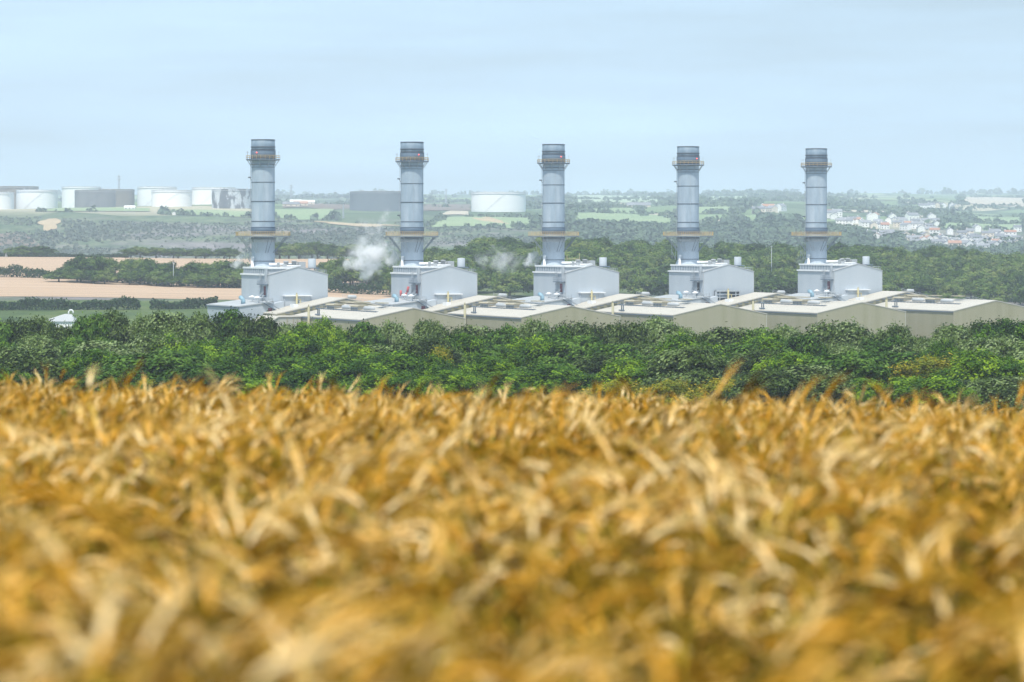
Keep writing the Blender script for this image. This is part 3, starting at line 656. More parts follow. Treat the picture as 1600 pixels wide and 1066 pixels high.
    if redtubes:
        for q_ in ([(BU0-2.2,BV0+12,-21.6),(BU0-2.2,BV0+12,-19.6)],[(BU0-2.2,BV0+9.5,-21.8),(BU0-2.0,BV0+7.8,-20.6)],[(BU0-2.0,BV0+7.2,-20.2),(BU0-1.8,BV0+6.6,-18.2)]): A().tube(q_, .42, 8).build('debris_chute', M['red'], r)
    return r
# low service annex on the left of each boiler house
def make_annex():
    bc = (-7.5, 82.5); b0 = (*bc, ZG); r = empty('service_annex', W(*bc), ANG); A = lambda: MB(b0)
    A().prism([(-14,ZG),(-1.5,ZG),(-1.5,-22.6),(-14,-24.1)], 68, 97).build('wall', M['grey_clad'], r)
    A().prism([(-14.3,-24.25),(-1.45,-22.7),(-1.45,-22.35),(-14.3,-23.9)], 67.7, 97.3).build('roof', M['grey_roof'], r)
    t = A(); t.box(-14.35,-14.03,67.9,97.2,-24.65,-24.27); t.box(-14.1,-13.9,67.9,68.1,ZG,-24.4); t.build('gutter', M['band'], r)
    d = A(); p = [(-9.5,75.5,-23.6),(-9.5,75.5,-22.2),(-9.6,76.2,-21.5),(-9.8,77.3,-21.2)]; d.tube(p, [.75,.75,.75,.7], 12); du = d.build('intake_duct', M['blue'], r)
    d = A(); d.tube([(-9.82,77.31,-21.19),(-9.84,77.4,-21.18)], [.62,.62], 12); d.build('duct_mouth', M['black'], du)
    st = A(); st.box(-5.8,-2.2,67.2,76,-23.1,-22.7); rail(st, [(-5.8,76),(-5.8,67.3),(-2.2,67.3),(-2.2,76)], -22.7, 1.4, 1.0, .06, 3); st.build('stair_platform', M['galv'], r)
    st = A()
    for dv in (67.0,68.1): st.tube([(-5.6,dv,-22.9),(.6,dv,-26.3)], .14, 4); st.tube([(-5.6,dv,-21.8),(.6,dv,-25.2)], .06, 4)
    for i in range(12): st.box(-5.5+i*.5,-5.1+i*.5,67.0,68.1,-23.0-i*.275,-22.92-i*.275)
    st.build('stair', M['dgalv'], r)
    st = A()
    for dv in (74.5,75.5): st.tube([(-4.5,dv,-22.6),(-1.9,dv+1.2,-20.6)], .13, 4); st.tube([(-4.5,dv,-21.4),(-1.9,dv+1.2,-19.4)], .06, 4)
    st.build('upper_stair', M['galv'], r)
    lean = A(); lean.prism([(-1.4,ZG),(3.2,ZG),(3.2,-22.5),(-1.4,-23.5)], 70.5, 73.5); lean.build('porch', M['grey_clad'], r)
    d = A(); d.box(-3.6,-2.2,67.88,68.0,-27.6,-24.7); d.build('door', M['reddoor'], r)
    for (u, v) in ((-6.5,70.2),(-4.5,80.0)):
        d = A(); d.rev([(.25,-23),(.25,-21.6),(1.15,-21.35),(1.2,-21.1),(.3,-20.7),(.05,-20.65)], 14, u, v); d.build('roof_fan', M['white'], r)
    return r
# chimney stack; centre at u 6.4, v 97
SU, SV = 6.4, 97.0
def make_chimney(lamp):
    r = empty('chimney_stack', W(SU, SV), ANG); A = lambda: MB((0,0,ZG))
    A().rev([(5.1,ZG),(5.1,-12.2),(4.05,-9.6),(4.0,-9.2),(4.0,-2.2)], 48).build('skirt', M['skirt'], r)
    A().rev([(4.0,-2.15),(4.0,25.4)], 48).build('shaft', M['steel'], r)
    A().rev([(4.0,25.42),(4.0,29.2),(4.08,29.4),(4.08,32.5),(3.7,32.6),(3.7,28)], 48).build('top_section', M['steel_top'], r)
    for z_, ro, th in ((32.45,.18,.28),(30.0,.26,.35),(29.1,.22,.25),(25.45,.1,.18),(24.0,.14,.22),(23.0,.07,.14),(17.85,.10,.20),(11.25,.12,.26),(4.4,.10,.26),(-9.3,.08,.25)):
        A().rev([(4.0,z_-th/2),(4.0+ro,z_-th/2),(4.0+ro,z_+th/2),(4.0,z_+th/2)], 48, closed=False).build('flange_ring', M['flange'], r)
    A().rev([(4.0,25.9),(4.22,25.9),(4.22,28.75),(4.0,28.75)], 48, closed=False).build('upper_screen', M['band'], r)
    A().rev([(4.0,.1),(4.2,.1),(4.2,2.4),(4.0,2.4)], 48, closed=False).build('lower_screen', M['band'], r)
    A().rev([(4.0,-2.75),(4.2,-2.75),(4.2,-1.2),(4.0,-1.2)], 48, closed=False).build('lower_band', M['galv'], r)  # plain ring slightly proud of the stack, just below the lower platform
    for z0, z1 in ((25.9,28.75),(.1,2.4)):
        ri = A(); ri.rev([(4.22,z1),(4.3,z1),(4.3,z1+.06),(4.22,z1+.06)], 32, closed=False)
        for k in range(32):
            a_ = 2*math.pi*k/32; ri.tube([(4.25*math.cos(a_),4.25*math.sin(a_),z0),(4.25*math.cos(a_),4.25*math.sin(a_),z1)], .05, 4)
        ri.build('screen_rib', M['dgalv'], r)
    # upper platform
    n = 24; up = A(); up.rev([(4.25,25.45),(5.9,25.45),(5.9,25.8),(4.25,25.8)], n, closed=False); upo = up.build('upper_platform', M['dgalv'], r)
    h = A(); ring = [(5.85*math.cos(2*math.pi*k/n), 5.85*math.sin(2*math.pi*k/n)) for k in range(n)]
    rail(h, ring, 25.8, 1.25, .8, .06, 2, True); h.build('railing', M['yellow'], upo)
    for k in range(10):
        a_ = 2*math.pi*(k+.5)/10; A().tube([(5.5*math.cos(a_),5.5*math.sin(a_),25.5),(4.1*math.cos(a_),4.1*math.sin(a_),23.4)], .13, 5).build('bracket', M['galv'], upo)
    ms_ = A()
    for a_ in (math.pi-ANG-.1, -ANG-.1, math.pi-ANG+.35): 
        x, y = 5.5*math.cos(a_), 5.5*math.sin(a_); ms_.tube([(x,y,25.8),(x,y,28.6)], .05, 4); ms_.tube([(x-.4,y,28.2),(x+.4,y,28.2)], .05, 4)
    ms_.build('antenna', M['galv'], upo)
    # lower platform: an eight sided gallery
    n = 8; o8 = [(10.0*math.cos(2*math.pi*(k+.5)/n-ANG), 10.0*math.sin(2*math.pi*(k+.5)/n-ANG)) for k in range(n)]
    lp = A(); vs = [(x,y,-1.0) for x,y in o8]+[(x,y,-.72) for x,y in o8]+[(x*.42,y*.42,-1.0) for x,y in o8]+[(x*.42,y*.42,-.72) for x,y in o8]
    fs = []
    for k in range(8):
        j = (k+1)%8; fs += [(k,j,j+8,k+8),(k+8,j+8,j+24,k+24),(k,k+16,j+16,j)]
    lp.add(vs, fs); lpo = lp.build('lower_platform', M['dgalv'], r)
    h = A(); rail(h, [(x*.985,y*.985) for x,y in o8], -.7, 1.5, .75, .055, 3, True)
    h.build('railing', M['yellow'], lpo)
    kp = A(); vs = [(x,y,-.72) for x,y in o8]+[(x,y,-.45) for x,y in o8]; kp.add(vs, [(k,(k+1)%8,(k+1)%8+8,k+8) for k in range(8)]); kp.build('kick_plate', M['tanvent'], lpo)
    for k in range(8):
        x, y = o8[k]; q = Vector((x,y,0)).normalized()
        side = Vector((-q.y,q.x,0))
        for s_ in (-.7,.7):
            p0 = q*8.6+side*s_; p1 = q*4.0+side*s_*.6
            A().tube([(p0.x,p0.y,-1.0),(p1.x,p1.y,-6.4)], .10, 5).build('brace', M['galv'] if k in (2,3,4,5) else M['dgalv'], lpo)
    # side ladders, lugs and the riser pipe
    a_ = math.pi-ANG; cx, cy = 4.6*math.cos(a_), 4.6*math.sin(a_); tx, ty = -math.sin(a_), math.cos(a_)
    l = A()
    for s_ in (-.35,.35): l.tube([(cx+tx*s_,cy+ty*s_,-9.5),(cx+tx*s_,cy+ty*s_,-1.0)], .07, 4); l.tube([(cx*.93+tx*s_,cy*.93+ty*s_,0),(cx*.93+tx*s_,cy*.93+ty*s_,25.4)], .05, 4)
    for z_ in np.arange(-9.3,-1,.6): l.tube([(cx-tx*.35,cy-ty*.35,z_),(cx+tx*.35,cy+ty*.35,z_)], .05, 4)
    l.tube([(cx*1.3,cy*1.3,-6.5),(cx*1.0,cy*1.0,-9.5)], .12, 4); l.tube([(cx*1.35,cy*1.35,-3.5),(cx*1.3,cy*1.3,-9)], .08, 4)
    l.build('ladder', M['galv'], r)
    for z_ in (19.5,6.6):
        l = A(); l.box(cx-.5,cx+.3,cy-.4,cy+.4,z_-.15,z_+.25); l.tube([(cx,cy,z_),(cx*.85,cy*.85,z_-1.2)], .08, 4); l.build('rest_platform', M['flange'], r)
    a2 = -ANG-math.pi/2-.72; p = A(); x, y = 5.0*math.cos(a2), 5.0*math.sin(a2); p.tube([(x,y,-30),(x,y,-7.9)], .5, 10); p.rev([(.58,-8.2),(.58,-7.7)], 10, x, y); p.build('vent_pipe', M['white'], r)
    a3 = -ANG-math.pi/2+.15; p = A(); p.box(-.2,.2,-.2,.2,0,0)
    x, y = 4.1*math.cos(a3), 4.1*math.sin(a3)
    sm = A(); sm.tube([(x,y,-.2),(x,y,23)], .045, 4); sm.build('seam_pipe', M['galv'], r)
    if lamp is not None:
        a4 = math.asin(max(-1,min(1,lamp/4.3)))-math.pi/2-ANG; wl = A(); wl.rev([(.02,27.8),(.16,27.85),(.20,28.0),(.16,28.15),(.02,28.2)], 10, 4.5*math.cos(a4), 4.5*math.sin(a4)); wl.build('warning_lamp', M['lamp_red'], r)
    return r
EN = ['first', 'second', 'third', 'fourth', 'fifth']
protoH, protoL, protoA, protoB = make_hall(), make_link(), make_annex(), make_boiler()
for k in range(5):
    dx, dy = STEP[0]*k, STEP[1]*k
    def place(p, copy):
        o = copy_tree(p) if copy else p
        if copy: o.location = (p.location[0]+dx, p.location[1]+dy, p.location[2])
        return o
    e = EN[k]; pos = ['leftmost', 'second from the left', 'middle', 'fourth from the left', 'rightmost'][k]
    tag(place(protoH, k > 0), f'low tan gabled hall with cream roof vents, {pos} of five', 'hall', 'turbine halls in a row')
    tag(place(protoL, k > 0), f'cream roofed link building in front of the {e} boiler house from the left', 'building', 'link buildings behind the halls')
    tag(place(protoA, k > 0), f'low pale grey annex with blue roof duct left of the {e} boiler house', 'annex', 'service annexes')
    if k in (1, 3):
        o = make_boiler(louvre=(k == 3), redtubes=(k == 1)); o.location = (o.location[0]+dx, o.location[1]+dy, o.location[2])
    else: o = place(protoB, k > 0)
    tag(o, {0:'pale grey boiler house with dark red door under the leftmost chimney', 1:'pale grey boiler house with red debris chute under the second chimney', 2:'pale grey boiler house under the middle chimney',
            3:'pale grey boiler house with an open dark louvred bay under the fourth chimney', 4:'pale grey boiler house under the rightmost chimney'}[k], 'boiler house', 'boiler houses in a row')
    s = make_chimney([-1.8, 2.4, 2.6, 2.9, None][k]); s.location = (s.location[0]+dx, s.location[1]+dy, s.location[2])
    tag(s, f'tall grey steel chimney with yellow railed galleries, {pos} of five', 'chimney', 'power station chimneys')
# entrance block left of the first hall
bc = (-6, 50); b0 = (*bc, ZG); r = tag(empty('entrance_block', W(*bc), ANG), 'low tan block with sloping roof beside the leftmost tan hall', 'building')
A = lambda: MB(b0)
A().prism([(-15,ZG),(-.4,ZG),(-.4,-27.2),(-8.5,-27.2),(-15,-31.0)], 47, 56).build('wall', M['tan_edge'], r)
A().prism([(-15.4,-31.2),(-8.5,-27.15),(-.35,-27.15),(-.35,-26.9),(-8.6,-26.9),(-15.5,-30.9)], 46.7, 62).build('roof', M['cream_roof'], r)
for q_ in ((-5.6,-5.2),(-3.4,-3.1),(-2.0,-1.8)): A().box(*q_,46.8,47.02,ZG,-27.3).build('downpipe', M['tanvent'], r)
A().box(-16.5,-11,46.2,50,-31.9,-31.4).build('door_canopy', M['black'], r)
# wall fittings on the last hall
for i, (v, z, nm, mt) in enumerate(((49.5,-33.2,'wall_vent','dgalv'),(33.5,-33.4,'wall_vent','blue'))):
    c = W(0, v, 4); o = empty(nm, (c[0], c[1], z-.6), ANG)
    mb = MB((0,0,0)); mb.prism([(-2.2,.0),(-.33,.0),(-.33,1.3),(-1.0,1.3),(-2.2,.5)], -1.1, 1.1); mb.build('hood', M[mt], o)
    tag(o, ['dark intake hood on the shaded side wall of the rightmost tan hall, beside its neighbour','blue grey intake hood on the side wall of the rightmost tan hall, above the trees'][i], 'vent')
for v in (41.5, 38):
    c = W(0, v, 4); mb = MB(); mb.tube([(-.7,0,0),(-.7,0,13.5)], .16, 6); mb.box(-.7,-.3,-.06,.06,12,12.15)
    tag(mb.build('drain_pipe', M['tan_edge'], None, (c[0], c[1], ZG)), f'pale vertical pipe on the side wall of the rightmost hall, {"left" if v > 40 else "right"} one of a pair', 'pipe').rotation_euler = (0,0,ANG)

# pipe bridge frame, lamp poles
def pxy(px, D): x = (px-800)/F*D; return x, D, float(T(x, D))
x, y, z = pxy(896, 1150)
r = tag(empty('pipe_frame', (x, y, z)), 'yellow H shaped pipe frame against the wood right of the middle chimney', 'frame')
zt = (366-408)/F*1150-z
MB().tube([(-2.6,0,0),(-2.6,0,zt+2.4)], .15, 5).build('post', M['pyellow'], r); MB().tube([(2.4,0,0),(2.4,0,zt+3.2)], .15, 5).build('post', M['pyellow'], r)
mb = MB(); mb.tube([(-2.6,0,zt+.8),(2.4,0,zt+.8)], .14, 5); mb.build('crossbar', M['pyellow'], r)
def pole(px, D, ytop, label, rad=.18, m='galv'):
    x, y, z = pxy(px, D); h = (366-ytop)/F*D-z
    r = tag(empty('lamp_pole', (x, y, z)), label, 'pole'); MB().tube([(0,0,-.5),(0,0,h)], [rad, rad*.7], 6).build('mast', M[m], r)
    MB().box(-.5,.5,-.12,.12,h,h+.2).build('lamp_head', M[m], r)
pole(1205.5, 1300, 386, 'thin pale pole in front of the wood between the fourth and fifth chimneys')
pole(271, 1262, 411, 'thin pale pole in front of the long hedge left of the first chimney')
x, y, z = pxy(10, 1640)
mb = MB(); mb.prism([(-.9,0),(.7,0),(.5,1.2),(0,3.4),(-.3,3.0)], -.4, .4); tag(mb.build('sail', M['white'], None, (x, y, z)), 'small white sail shape beside two round trees on the field skyline', 'sail')

# white tent-like roof with a gooseneck vent left of the plant
x, y, z = pxy(98, 760); zt = (366-490.5)/F*760
r = tag(empty('white_shed', (x, y, z)), 'low pale roofed shed with a curved gooseneck vent among the trees at left', 'shed')
zl = zt-z
MB().box(-4.8,3.6,-3.2,3.2,-2,zl-1.9).build('wall', M['tank_white'], r)
MB().add([(-5.2,-3.6,zl-1.95),(3.9,-3.6,zl-1.95),(3.9,3.6,zl-1.95),(-5.2,3.6,zl-1.95),(.6,0,zl),(2.4,0,zl-.1)], [(0,1,5,4),(1,2,5),(2,3,4,5),(3,0,4),(3,2,1,0)]).build('roof', M['grey_roof'], r)
pts = [(1.6,0,zl-.6)]+[(1.6+.6-.6*math.cos(a_),0,zl+.45+.6*math.sin(a_)) for a_ in np.linspace(0,math.pi,9)]+[(2.8,0,zl+.1)]
MB().tube(pts, .19, 8).build('gooseneck_vent', M['white'], r)
mb = MB(); rail(mb, [(-5.5,-3.5),(-8.5,-3.5),(-8.5,2)], zl-3.4, 1.2, 1.0, .06); mb.box(-8.6,-5.2,-3.6,2,zl-3.6,zl-3.4); mb.build('railing', M['white'], r)

# ------------------------------------------------------------------ storage tanks on the far hill
def tank(px0, px1, yt, yb, D, wallm, roofm, label, dome=.012, patch=None, rim=True):
    px = (px0+px1)/2; x = (px-800)/F*D; rad = (px1-px0)/2/F*D; ztop = (366-yt)/F*D; zb = (366-yb)/F*D
    zg = min(zb, float(T(x, D)))-1.5
    r = tag(empty('storage_tank', (x, D, zg)), label, 'tank', 'oil storage tanks on the hill')
    h = ztop-zg
    MB().rev([(rad,0),(rad,h)], 72).build('wall', M[wallm], r)
    mb = MB(); mb.rev([(rad*.985,h+.02),(rad*.985,h+.1),(rad*.5,h+.1+rad*dome*.8),(.1,h+.1+rad*dome)], 72); mb.build('roof', M[roofm], r)
    if rim:
        mb = MB(); mb.rev([(rad+.02,h-2.5),(rad+.7,h-2.5),(rad+.7,h-2.1),(rad+.02,h-2.1)], 72, closed=False); mb.build('wind_girder', M['tank_rim'], r); mb = MB()
        mb.rev([(rad+.02,h-.3),(rad+.35,h-.3),(rad+.35,h),(rad+.02,h)], 72, closed=False); mb.build('top_rim', M['tank_rim'], r)
    st = MB(); rr = rad+.6; hh = h-2.5
    st.tube([(rr*math.sin(a_)*1.0, -rr*math.cos(a_), hh*i/8) for i, a_ in enumerate(np.linspace(-.55,-.55+min(1.0,34/rad*.8),9))], .16, 4); st.build('spiral_stair', M['tank_rim'] if 'white' in wallm else M['dgalv'], r)
    for a_ in (.6,2.2,4.0): MB().rev([(.6,h-.2),(.6,h+1.6),(.1,h+1.8)], 8, rad*.8*math.cos(a_), rad*.8*math.sin(a_)).build('roof_vent', M['tank_rim'], r)
    return r
tank(-44,21.5,300.5,327,3600,'tank_white','white','white oil tank cut off by the left edge of the photo')
tank(26,90,297,322,3640,'tank_white','white','white oil tank second from the left edge in the front row on the hill')
tank(-6,60,291.5,320,4000,'tank_tan','tank_tan','brown topped tank standing behind the two leftmost white tanks')
tank(97,158,292,318,3950,'tank_white','white','white tank behind the dark lead grey tank, left of it')
tank(117,180.5,297.5,324,3650,'tank_lead','tank_lead','streaked dark lead grey tank between white tanks at left')
tank(150,210,296,319,3960,'tank_tan','tank_tan','rusty tan tank partly behind the lead grey tank')
tank(215,276,292,318,3950,'tank_white','white','white tank behind and left of the front white tank near the thin mast')
tank(237,300,297.5,322,3650,'tank_white','white','front white tank between the tan tank and the peeling grey tank')
tank(300,368,293,318,3960,'tank_white','white','white tank partly behind the peeling grey tank, left of it')
tank(331,396,295.5,328,3580,'tank_peel','tank_lead','dark grey tank with peeling white paint beside the first chimney')
tank(546.5,638,299.5,321,3680,'tank_blue','tank_red','wide blue grey tank with red roof beside the second chimney')
tank(736.5,821.5,300.5,321,3680,'tank_white','white','wide white tank standing alone between the second and third chimneys')

# lattice masts
def mast(px, D, ytop, label, w=5, py=None):
    x = (px-800)/F*D; z = float(T(x, D)); h = (366-ytop)/F*D-z
    r = tag(empty('lattice_mast', (x, D, z)), label, 'mast'); mb = MB()
    for sx, sy in ((-1,-1),(1,-1),(1,1),(-1,1)): mb.tube([(sx*w/2,sy*w/2,-1),(sx*w*.12,sy*w*.12,h)], .35, 4)
    n = 9
    for i in range(n):
        a_ = 1-.76*i/n; b_ = 1-.76*(i+1)/n; z0, z1 = h*i/n, h*(i+1)/n
        mb.tube([(-w/2*a_,-w/2*a_,z0),(w/2*b_,-w/2*b_,z1)], .2, 4); mb.tube([(w/2*a_,-w/2*a_,z0),(-w/2*b_,-w/2*b_,z1)], .2, 4)
    mb.build('tower', M['galv'], r)
    mb = MB(); mb.box(-w*.9,w*.9,-.3,.3,h*.86,h*.88); mb.box(-w*.7,w*.7,-.3,.3,h*.95,h*.97); mb.build('crossarm', M['galv'], r)
mast(186, 4100, 274, 'thin lattice mast rising behind the tan tank at left', 4)
mast(455, 4600, 289, 'thin lattice mast on the skyline right of the first chimney', 4)
mast(697, 4600, 295, 'thin lattice mast on the skyline right of the second chimney', 3)
mast(536.5, 3350, 320, 'pale slender tower below the wide blue grey tank', 1.6)

# ------------------------------------------------------------------ houses
def gable_house(px, D, w, d, h, roof, wall, label, group, rz, name='house', zoff=0, cat='house'):
    x = (px-800)/F*D; z = float(T(x, D))
    r = tag(empty(name, (x, D, z), rz), label, cat, group)
    MB().prism([(-w/2,-2),(w/2,-2),(w/2,h),(0,h+w*.30),(-w/2,h)], -d/2, d/2).build('wall', M[wall], r)
    mb = MB(); t = .25
    mb.prism([(-w/2-.4,h-.3),(0,h+w*.30+.05),(w/2+.4,h-.3),(w/2+.4,h+.05),(0,h+w*.30+.35),(-w/2-.4,h+.05)], -d/2-.3, d/2+.3)
    rf = mb.build('roof', M[roof], r)
    if cat == 'house': MB().box(-.5,.5,d/2-1.4,d/2-.4,h+w*.2,h+w*.30+1.3).build('chimney', M[wall], rf)
    n = min(3, max(2, int(d/3.2)))
    for i in range(n):
        for s_ in (-1,1):
            for zz in (1.0, 3.6):
                if zz+1.2 > h: continue
                y0 = -d/2+d*(i+.5)/n
                MB().box(s_*w/2-.04, s_*w/2+.04, y0-.55, y0+.55, zz, zz+1.2).build('window', M['dglass'], r)
rng = random.Random(11)
CL = [ # px0,px1,y0,y1,n, place words
 (1182,1222,330,338,6,'small cluster beside the fifth chimney'), (1290,1312,338,344,4,'cluster just right of the fifth chimney'),
 (1312,1356,346,362,8,'trees right of the fifth chimney'), (1356,1400,344,360,9,'middle of the hillside village'),
 (1400,1466,345,360,15,'terrace rows high in the hillside village'), (1360,1394,370,380,5,'group just above the near wood'),
 (1414,1466,363,386,14,'steep lane in the middle of the village'), (1464,1590,376,392,38,'waterside rows of the village'),
 (1480,1600,362,374,9,'scattered upper slope at the right edge'), (1440,1500,326,329,6,'far ridge farm row'), (1586,1606,380,388,4,'right edge of the village')]
for (a0,a1,y0,y1,n,plc) in CL:
    for i in range(n):
        px = a0+(a1-a0)*(i+rng.uniform(.2,.8))/n; py = rng.uniform(y0, y1)
        x, D, z = hit(px, py, 2480)
        roof = ('terracotta' if rng.random() < .09 else 'slate'); wall = rng.choice(['render','render','render','cream_r'])
        wd = 'white' if wall == 'render' else 'cream'; rd = 'slate grey roofed' if roof == 'slate' else 'red roofed'
        k = 1.0 if D < 3600 else 1.3
        gable_house(px, D, rng.uniform(6,8)*k, rng.uniform(8,14)*k, rng.uniform(5,6.2)*k, roof, wall,
            f'{wd} {rd} house in the {plc}', f'{wd} {rd} houses, {plc}', rng.choice([0, math.pi/2, rng.uniform(-.6,.6), math.pi/2+rng.uniform(-.4,.4)]))
x, D, z = hit(998, 324, 3300)
gable_house(998, D, 12, 34, 3.2, 'slate', 'cream_r', 'long pale barn between the third and fourth chimneys', None, math.pi/2, 'barn', cat='barn')
x, D, z = hit(203, 328, 3000)
gable_house(203, D, 7, 13, 2.8, 'render', 'render', 'small white shed on the grass below the tan tank', None, math.pi/2, 'shed', cat='shed')
x, D, z = hit(272, 336, 3000)
gable_house(272, D, 4, 5, 2.2, 'render', 'render', 'tiny white hut on the grass below the front white tank', None, 0, 'hut', cat='hut')
for i, (p, q) in enumerate(((462,319),(470,322),(455,323),(478,320))):
    x, D, z = hit(p, q, 3000)
    gable_house(p, D, 9, 16+3*i, 3.5, ['render','terracotta','slate','render'][i], 'cream_r', ['pale roofed','red roofed','slate roofed','long pale roofed'][i]+' works shed on the plateau between the first two chimneys', 'works sheds on the plateau', math.pi/2, 'works_shed', cat='shed')
print('built', time.time()-T0)

# ------------------------------------------------------------------ steam plumes
def steam_mat(name, dens, scale, thr, sph):
    """density: the nearest puff's soft falloff broken up by noise"""
    m = bpy.data.materials.new(name); m.use_nodes = True; nt = m.node_tree; N = nt.nodes; L = nt.links
    N.remove(N['Principled BSDF'])
    pv = N.new('ShaderNodeVolumePrincipled'); pv.inputs['Color'].default_value = (.985,.985,.99,1); pv.inputs['Anisotropy'].default_value = .1
    tc = N.new('ShaderNodeTexCoord'); nz = N.new('ShaderNodeTexNoise'); nz.inputs['Scale'].default_value = scale; nz.inputs['Detail'].default_value = 6; nz.inputs['Roughness'].default_value = .66
    nz.inputs['Distortion'].default_value = .6
    L.new(tc.outputs['Object'], nz.inputs['Vector'])
    nv = N.new('ShaderNodeTexNoise'); nv.inputs['Scale'].default_value = scale*.8; nv.inputs['Detail'].default_value = 4; L.new(tc.outputs['Object'], nv.inputs['Vector'])
    w1 = N.new('ShaderNodeVectorMath'); w1.operation = 'MULTIPLY_ADD'; w1.inputs[1].default_value = (13,13,13); w1.inputs[2].default_value = (-6.5,-6.5,-6.5); L.new(nv.outputs['Color'], w1.inputs[0])
    w2 = N.new('ShaderNodeVectorMath'); w2.operation = 'ADD'; L.new(w1.outputs[0], w2.inputs[0]); L.new(tc.outputs['Object'], w2.inputs[1])
    acc_ = None
    for c, rad in sph:
        d = N.new('ShaderNodeVectorMath'); d.operation = 'DISTANCE'; d.inputs[1].default_value = c; L.new(w2.outputs[0], d.inputs[0])
        mr = N.new('ShaderNodeMapRange'); mr.inputs['From Min'].default_value = rad*1.25; mr.inputs['From Max'].default_value = rad*.1; L.new(d.outputs['Value'], mr.inputs[0])
        if acc_ is None: acc_ = mr.outputs[0]
        else:
            a_ = N.new('ShaderNodeMath'); a_.operation = 'MAXIMUM'; L.new(acc_, a_.inputs[0]); L.new(mr.outputs[0], a_.inputs[1]); acc_ = a_.outputs[0]
    q = N.new('ShaderNodeMath'); q.operation = 'MULTIPLY_ADD'; q.inputs[1].default_value = 4.5; q.inputs[2].default_value = -4.5*thr; L.new(nz.outputs[0], q.inputs[0])
    e = N.new('ShaderNodeMath'); e.operation = 'ADD'; L.new(q.outputs[0], e.inputs[0]); L.new(acc_, e.inputs[1])
    g = N.new('ShaderNodeMath'); g.operation = 'MULTIPLY'; g.use_clamp = True; L.new(e.outputs[0], g.inputs[0]); L.new(acc_, g.inputs[1])
    h = N.new('ShaderNodeMath'); h.operation = 'MULTIPLY'; h.inputs[1].default_value = dens; L.new(g.outputs[0], h.inputs[0])
    L.new(h.outputs[0], pv.inputs['Density']); L.new(pv.outputs[0], N['Material Output'].inputs['Volume'])
    return m
SM = {'thick': (1.1, .22, .58), 'mid': (.9, .26, .56), 'thin': (.26, .17, .56)}
def plume(k, blobs, m, label, D=None):
    """blobs: (px, py, radius m) at the distance of the chimney's back; merged by a voxel remesh into one cloud body"""
    cx, cy, _ = W(SU-3, SV+3, k); D = D or cy
    x0 = (blobs[0][0]-800)/F*D; z0 = (366-blobs[0][1])/F*D
    sph = []; mb = MB((x0, D, z0)); rg = random.Random(k*3+int(blobs[0][0]))
    for px, py, rad in blobs:
        x = (px-800)/F*D; z = (366-py)/F*D; n = 10
        rr = rad*1.5; prof = [(rr*math.sin(math.pi*i/n)*1.0+.01, z-rr*math.cos(math.pi*i/n)) for i in range(n+1)]
        yy_ = D+rg.uniform(-.3,.3)*rad; mb.rev(prof, 14, x, yy_, closed=False); sph.append(((x-x0, yy_-D, z-z0), rad*1.15))
    o = mb.build('steam_plume', steam_mat('steam', *SM[m], sph), None, (x0, D, z0))
    rm = o.modifiers.new('r', 'REMESH'); rm.mode = 'VOXEL'; rm.voxel_size = .7
    dg = bpy.context.evaluated_depsgraph_get(); me = bpy.data.meshes.new_from_object(o.evaluated_get(dg)); o.modifiers.clear(); o.data = me; me.name = 'steam'
    tag(o, label, 'steam', 'steam plumes drifting left from the boiler houses')
plume(1, [(634,400,1.8),(622,402,2.6),(608,402,3.6),(592,404,4.2),(578,406,4.6),(565,410,4.4),(590,392,3.8),(578,418,3.8),(556,414,3.4),(604,392,2.6),(572,428,2.4)], 'thick', 'thick white steam billowing left from beside the second chimney')
plume(1, [(588,380,3.8),(580,368,3.8),(592,356,3.4),(600,344,2.9),(604,333,2.3),(564,384,4.6),(552,392,4.4),(548,404,4.0),(572,356,3.2),(606,366,3.2),(618,378,3)], 'thin', 'thin veil of steam rising above the thick plume left of the second chimney', D=1016)
plume(2, [(842,402,1.8),(834,404,2.4),(826,408,2.2),(848,400,1.2)], 'mid', 'small white puff of steam left of the middle chimney')
plume(2, [(808,406,2.6),(796,408,3.2),(784,406,3.6),(770,404,3.6),(756,406,2.8),(778,398,2.8),(790,414,2.6)], 'thin', 'wispy detached steam over the wood between the second and third chimneys')
plume(0, [(388,408,1.5),(380,408,2.0),(372,408,2.0),(364,409,1.4)], 'mid', 'small low puff of steam left of the first chimney')
plume(4, [(1250,402,1.8),(1242,396,2.2),(1246,388,2.0),(1252,394,2.2),(1256,408,1.6)], 'thin', 'faint steam beside the base of the fifth chimney')
0 and plume(3, [(1048,400,1.8),(1040,398,2.4),(1030,402,2.6),(1042,408,2.0)], 'thin', 'faint steam left of the fourth chimney base')

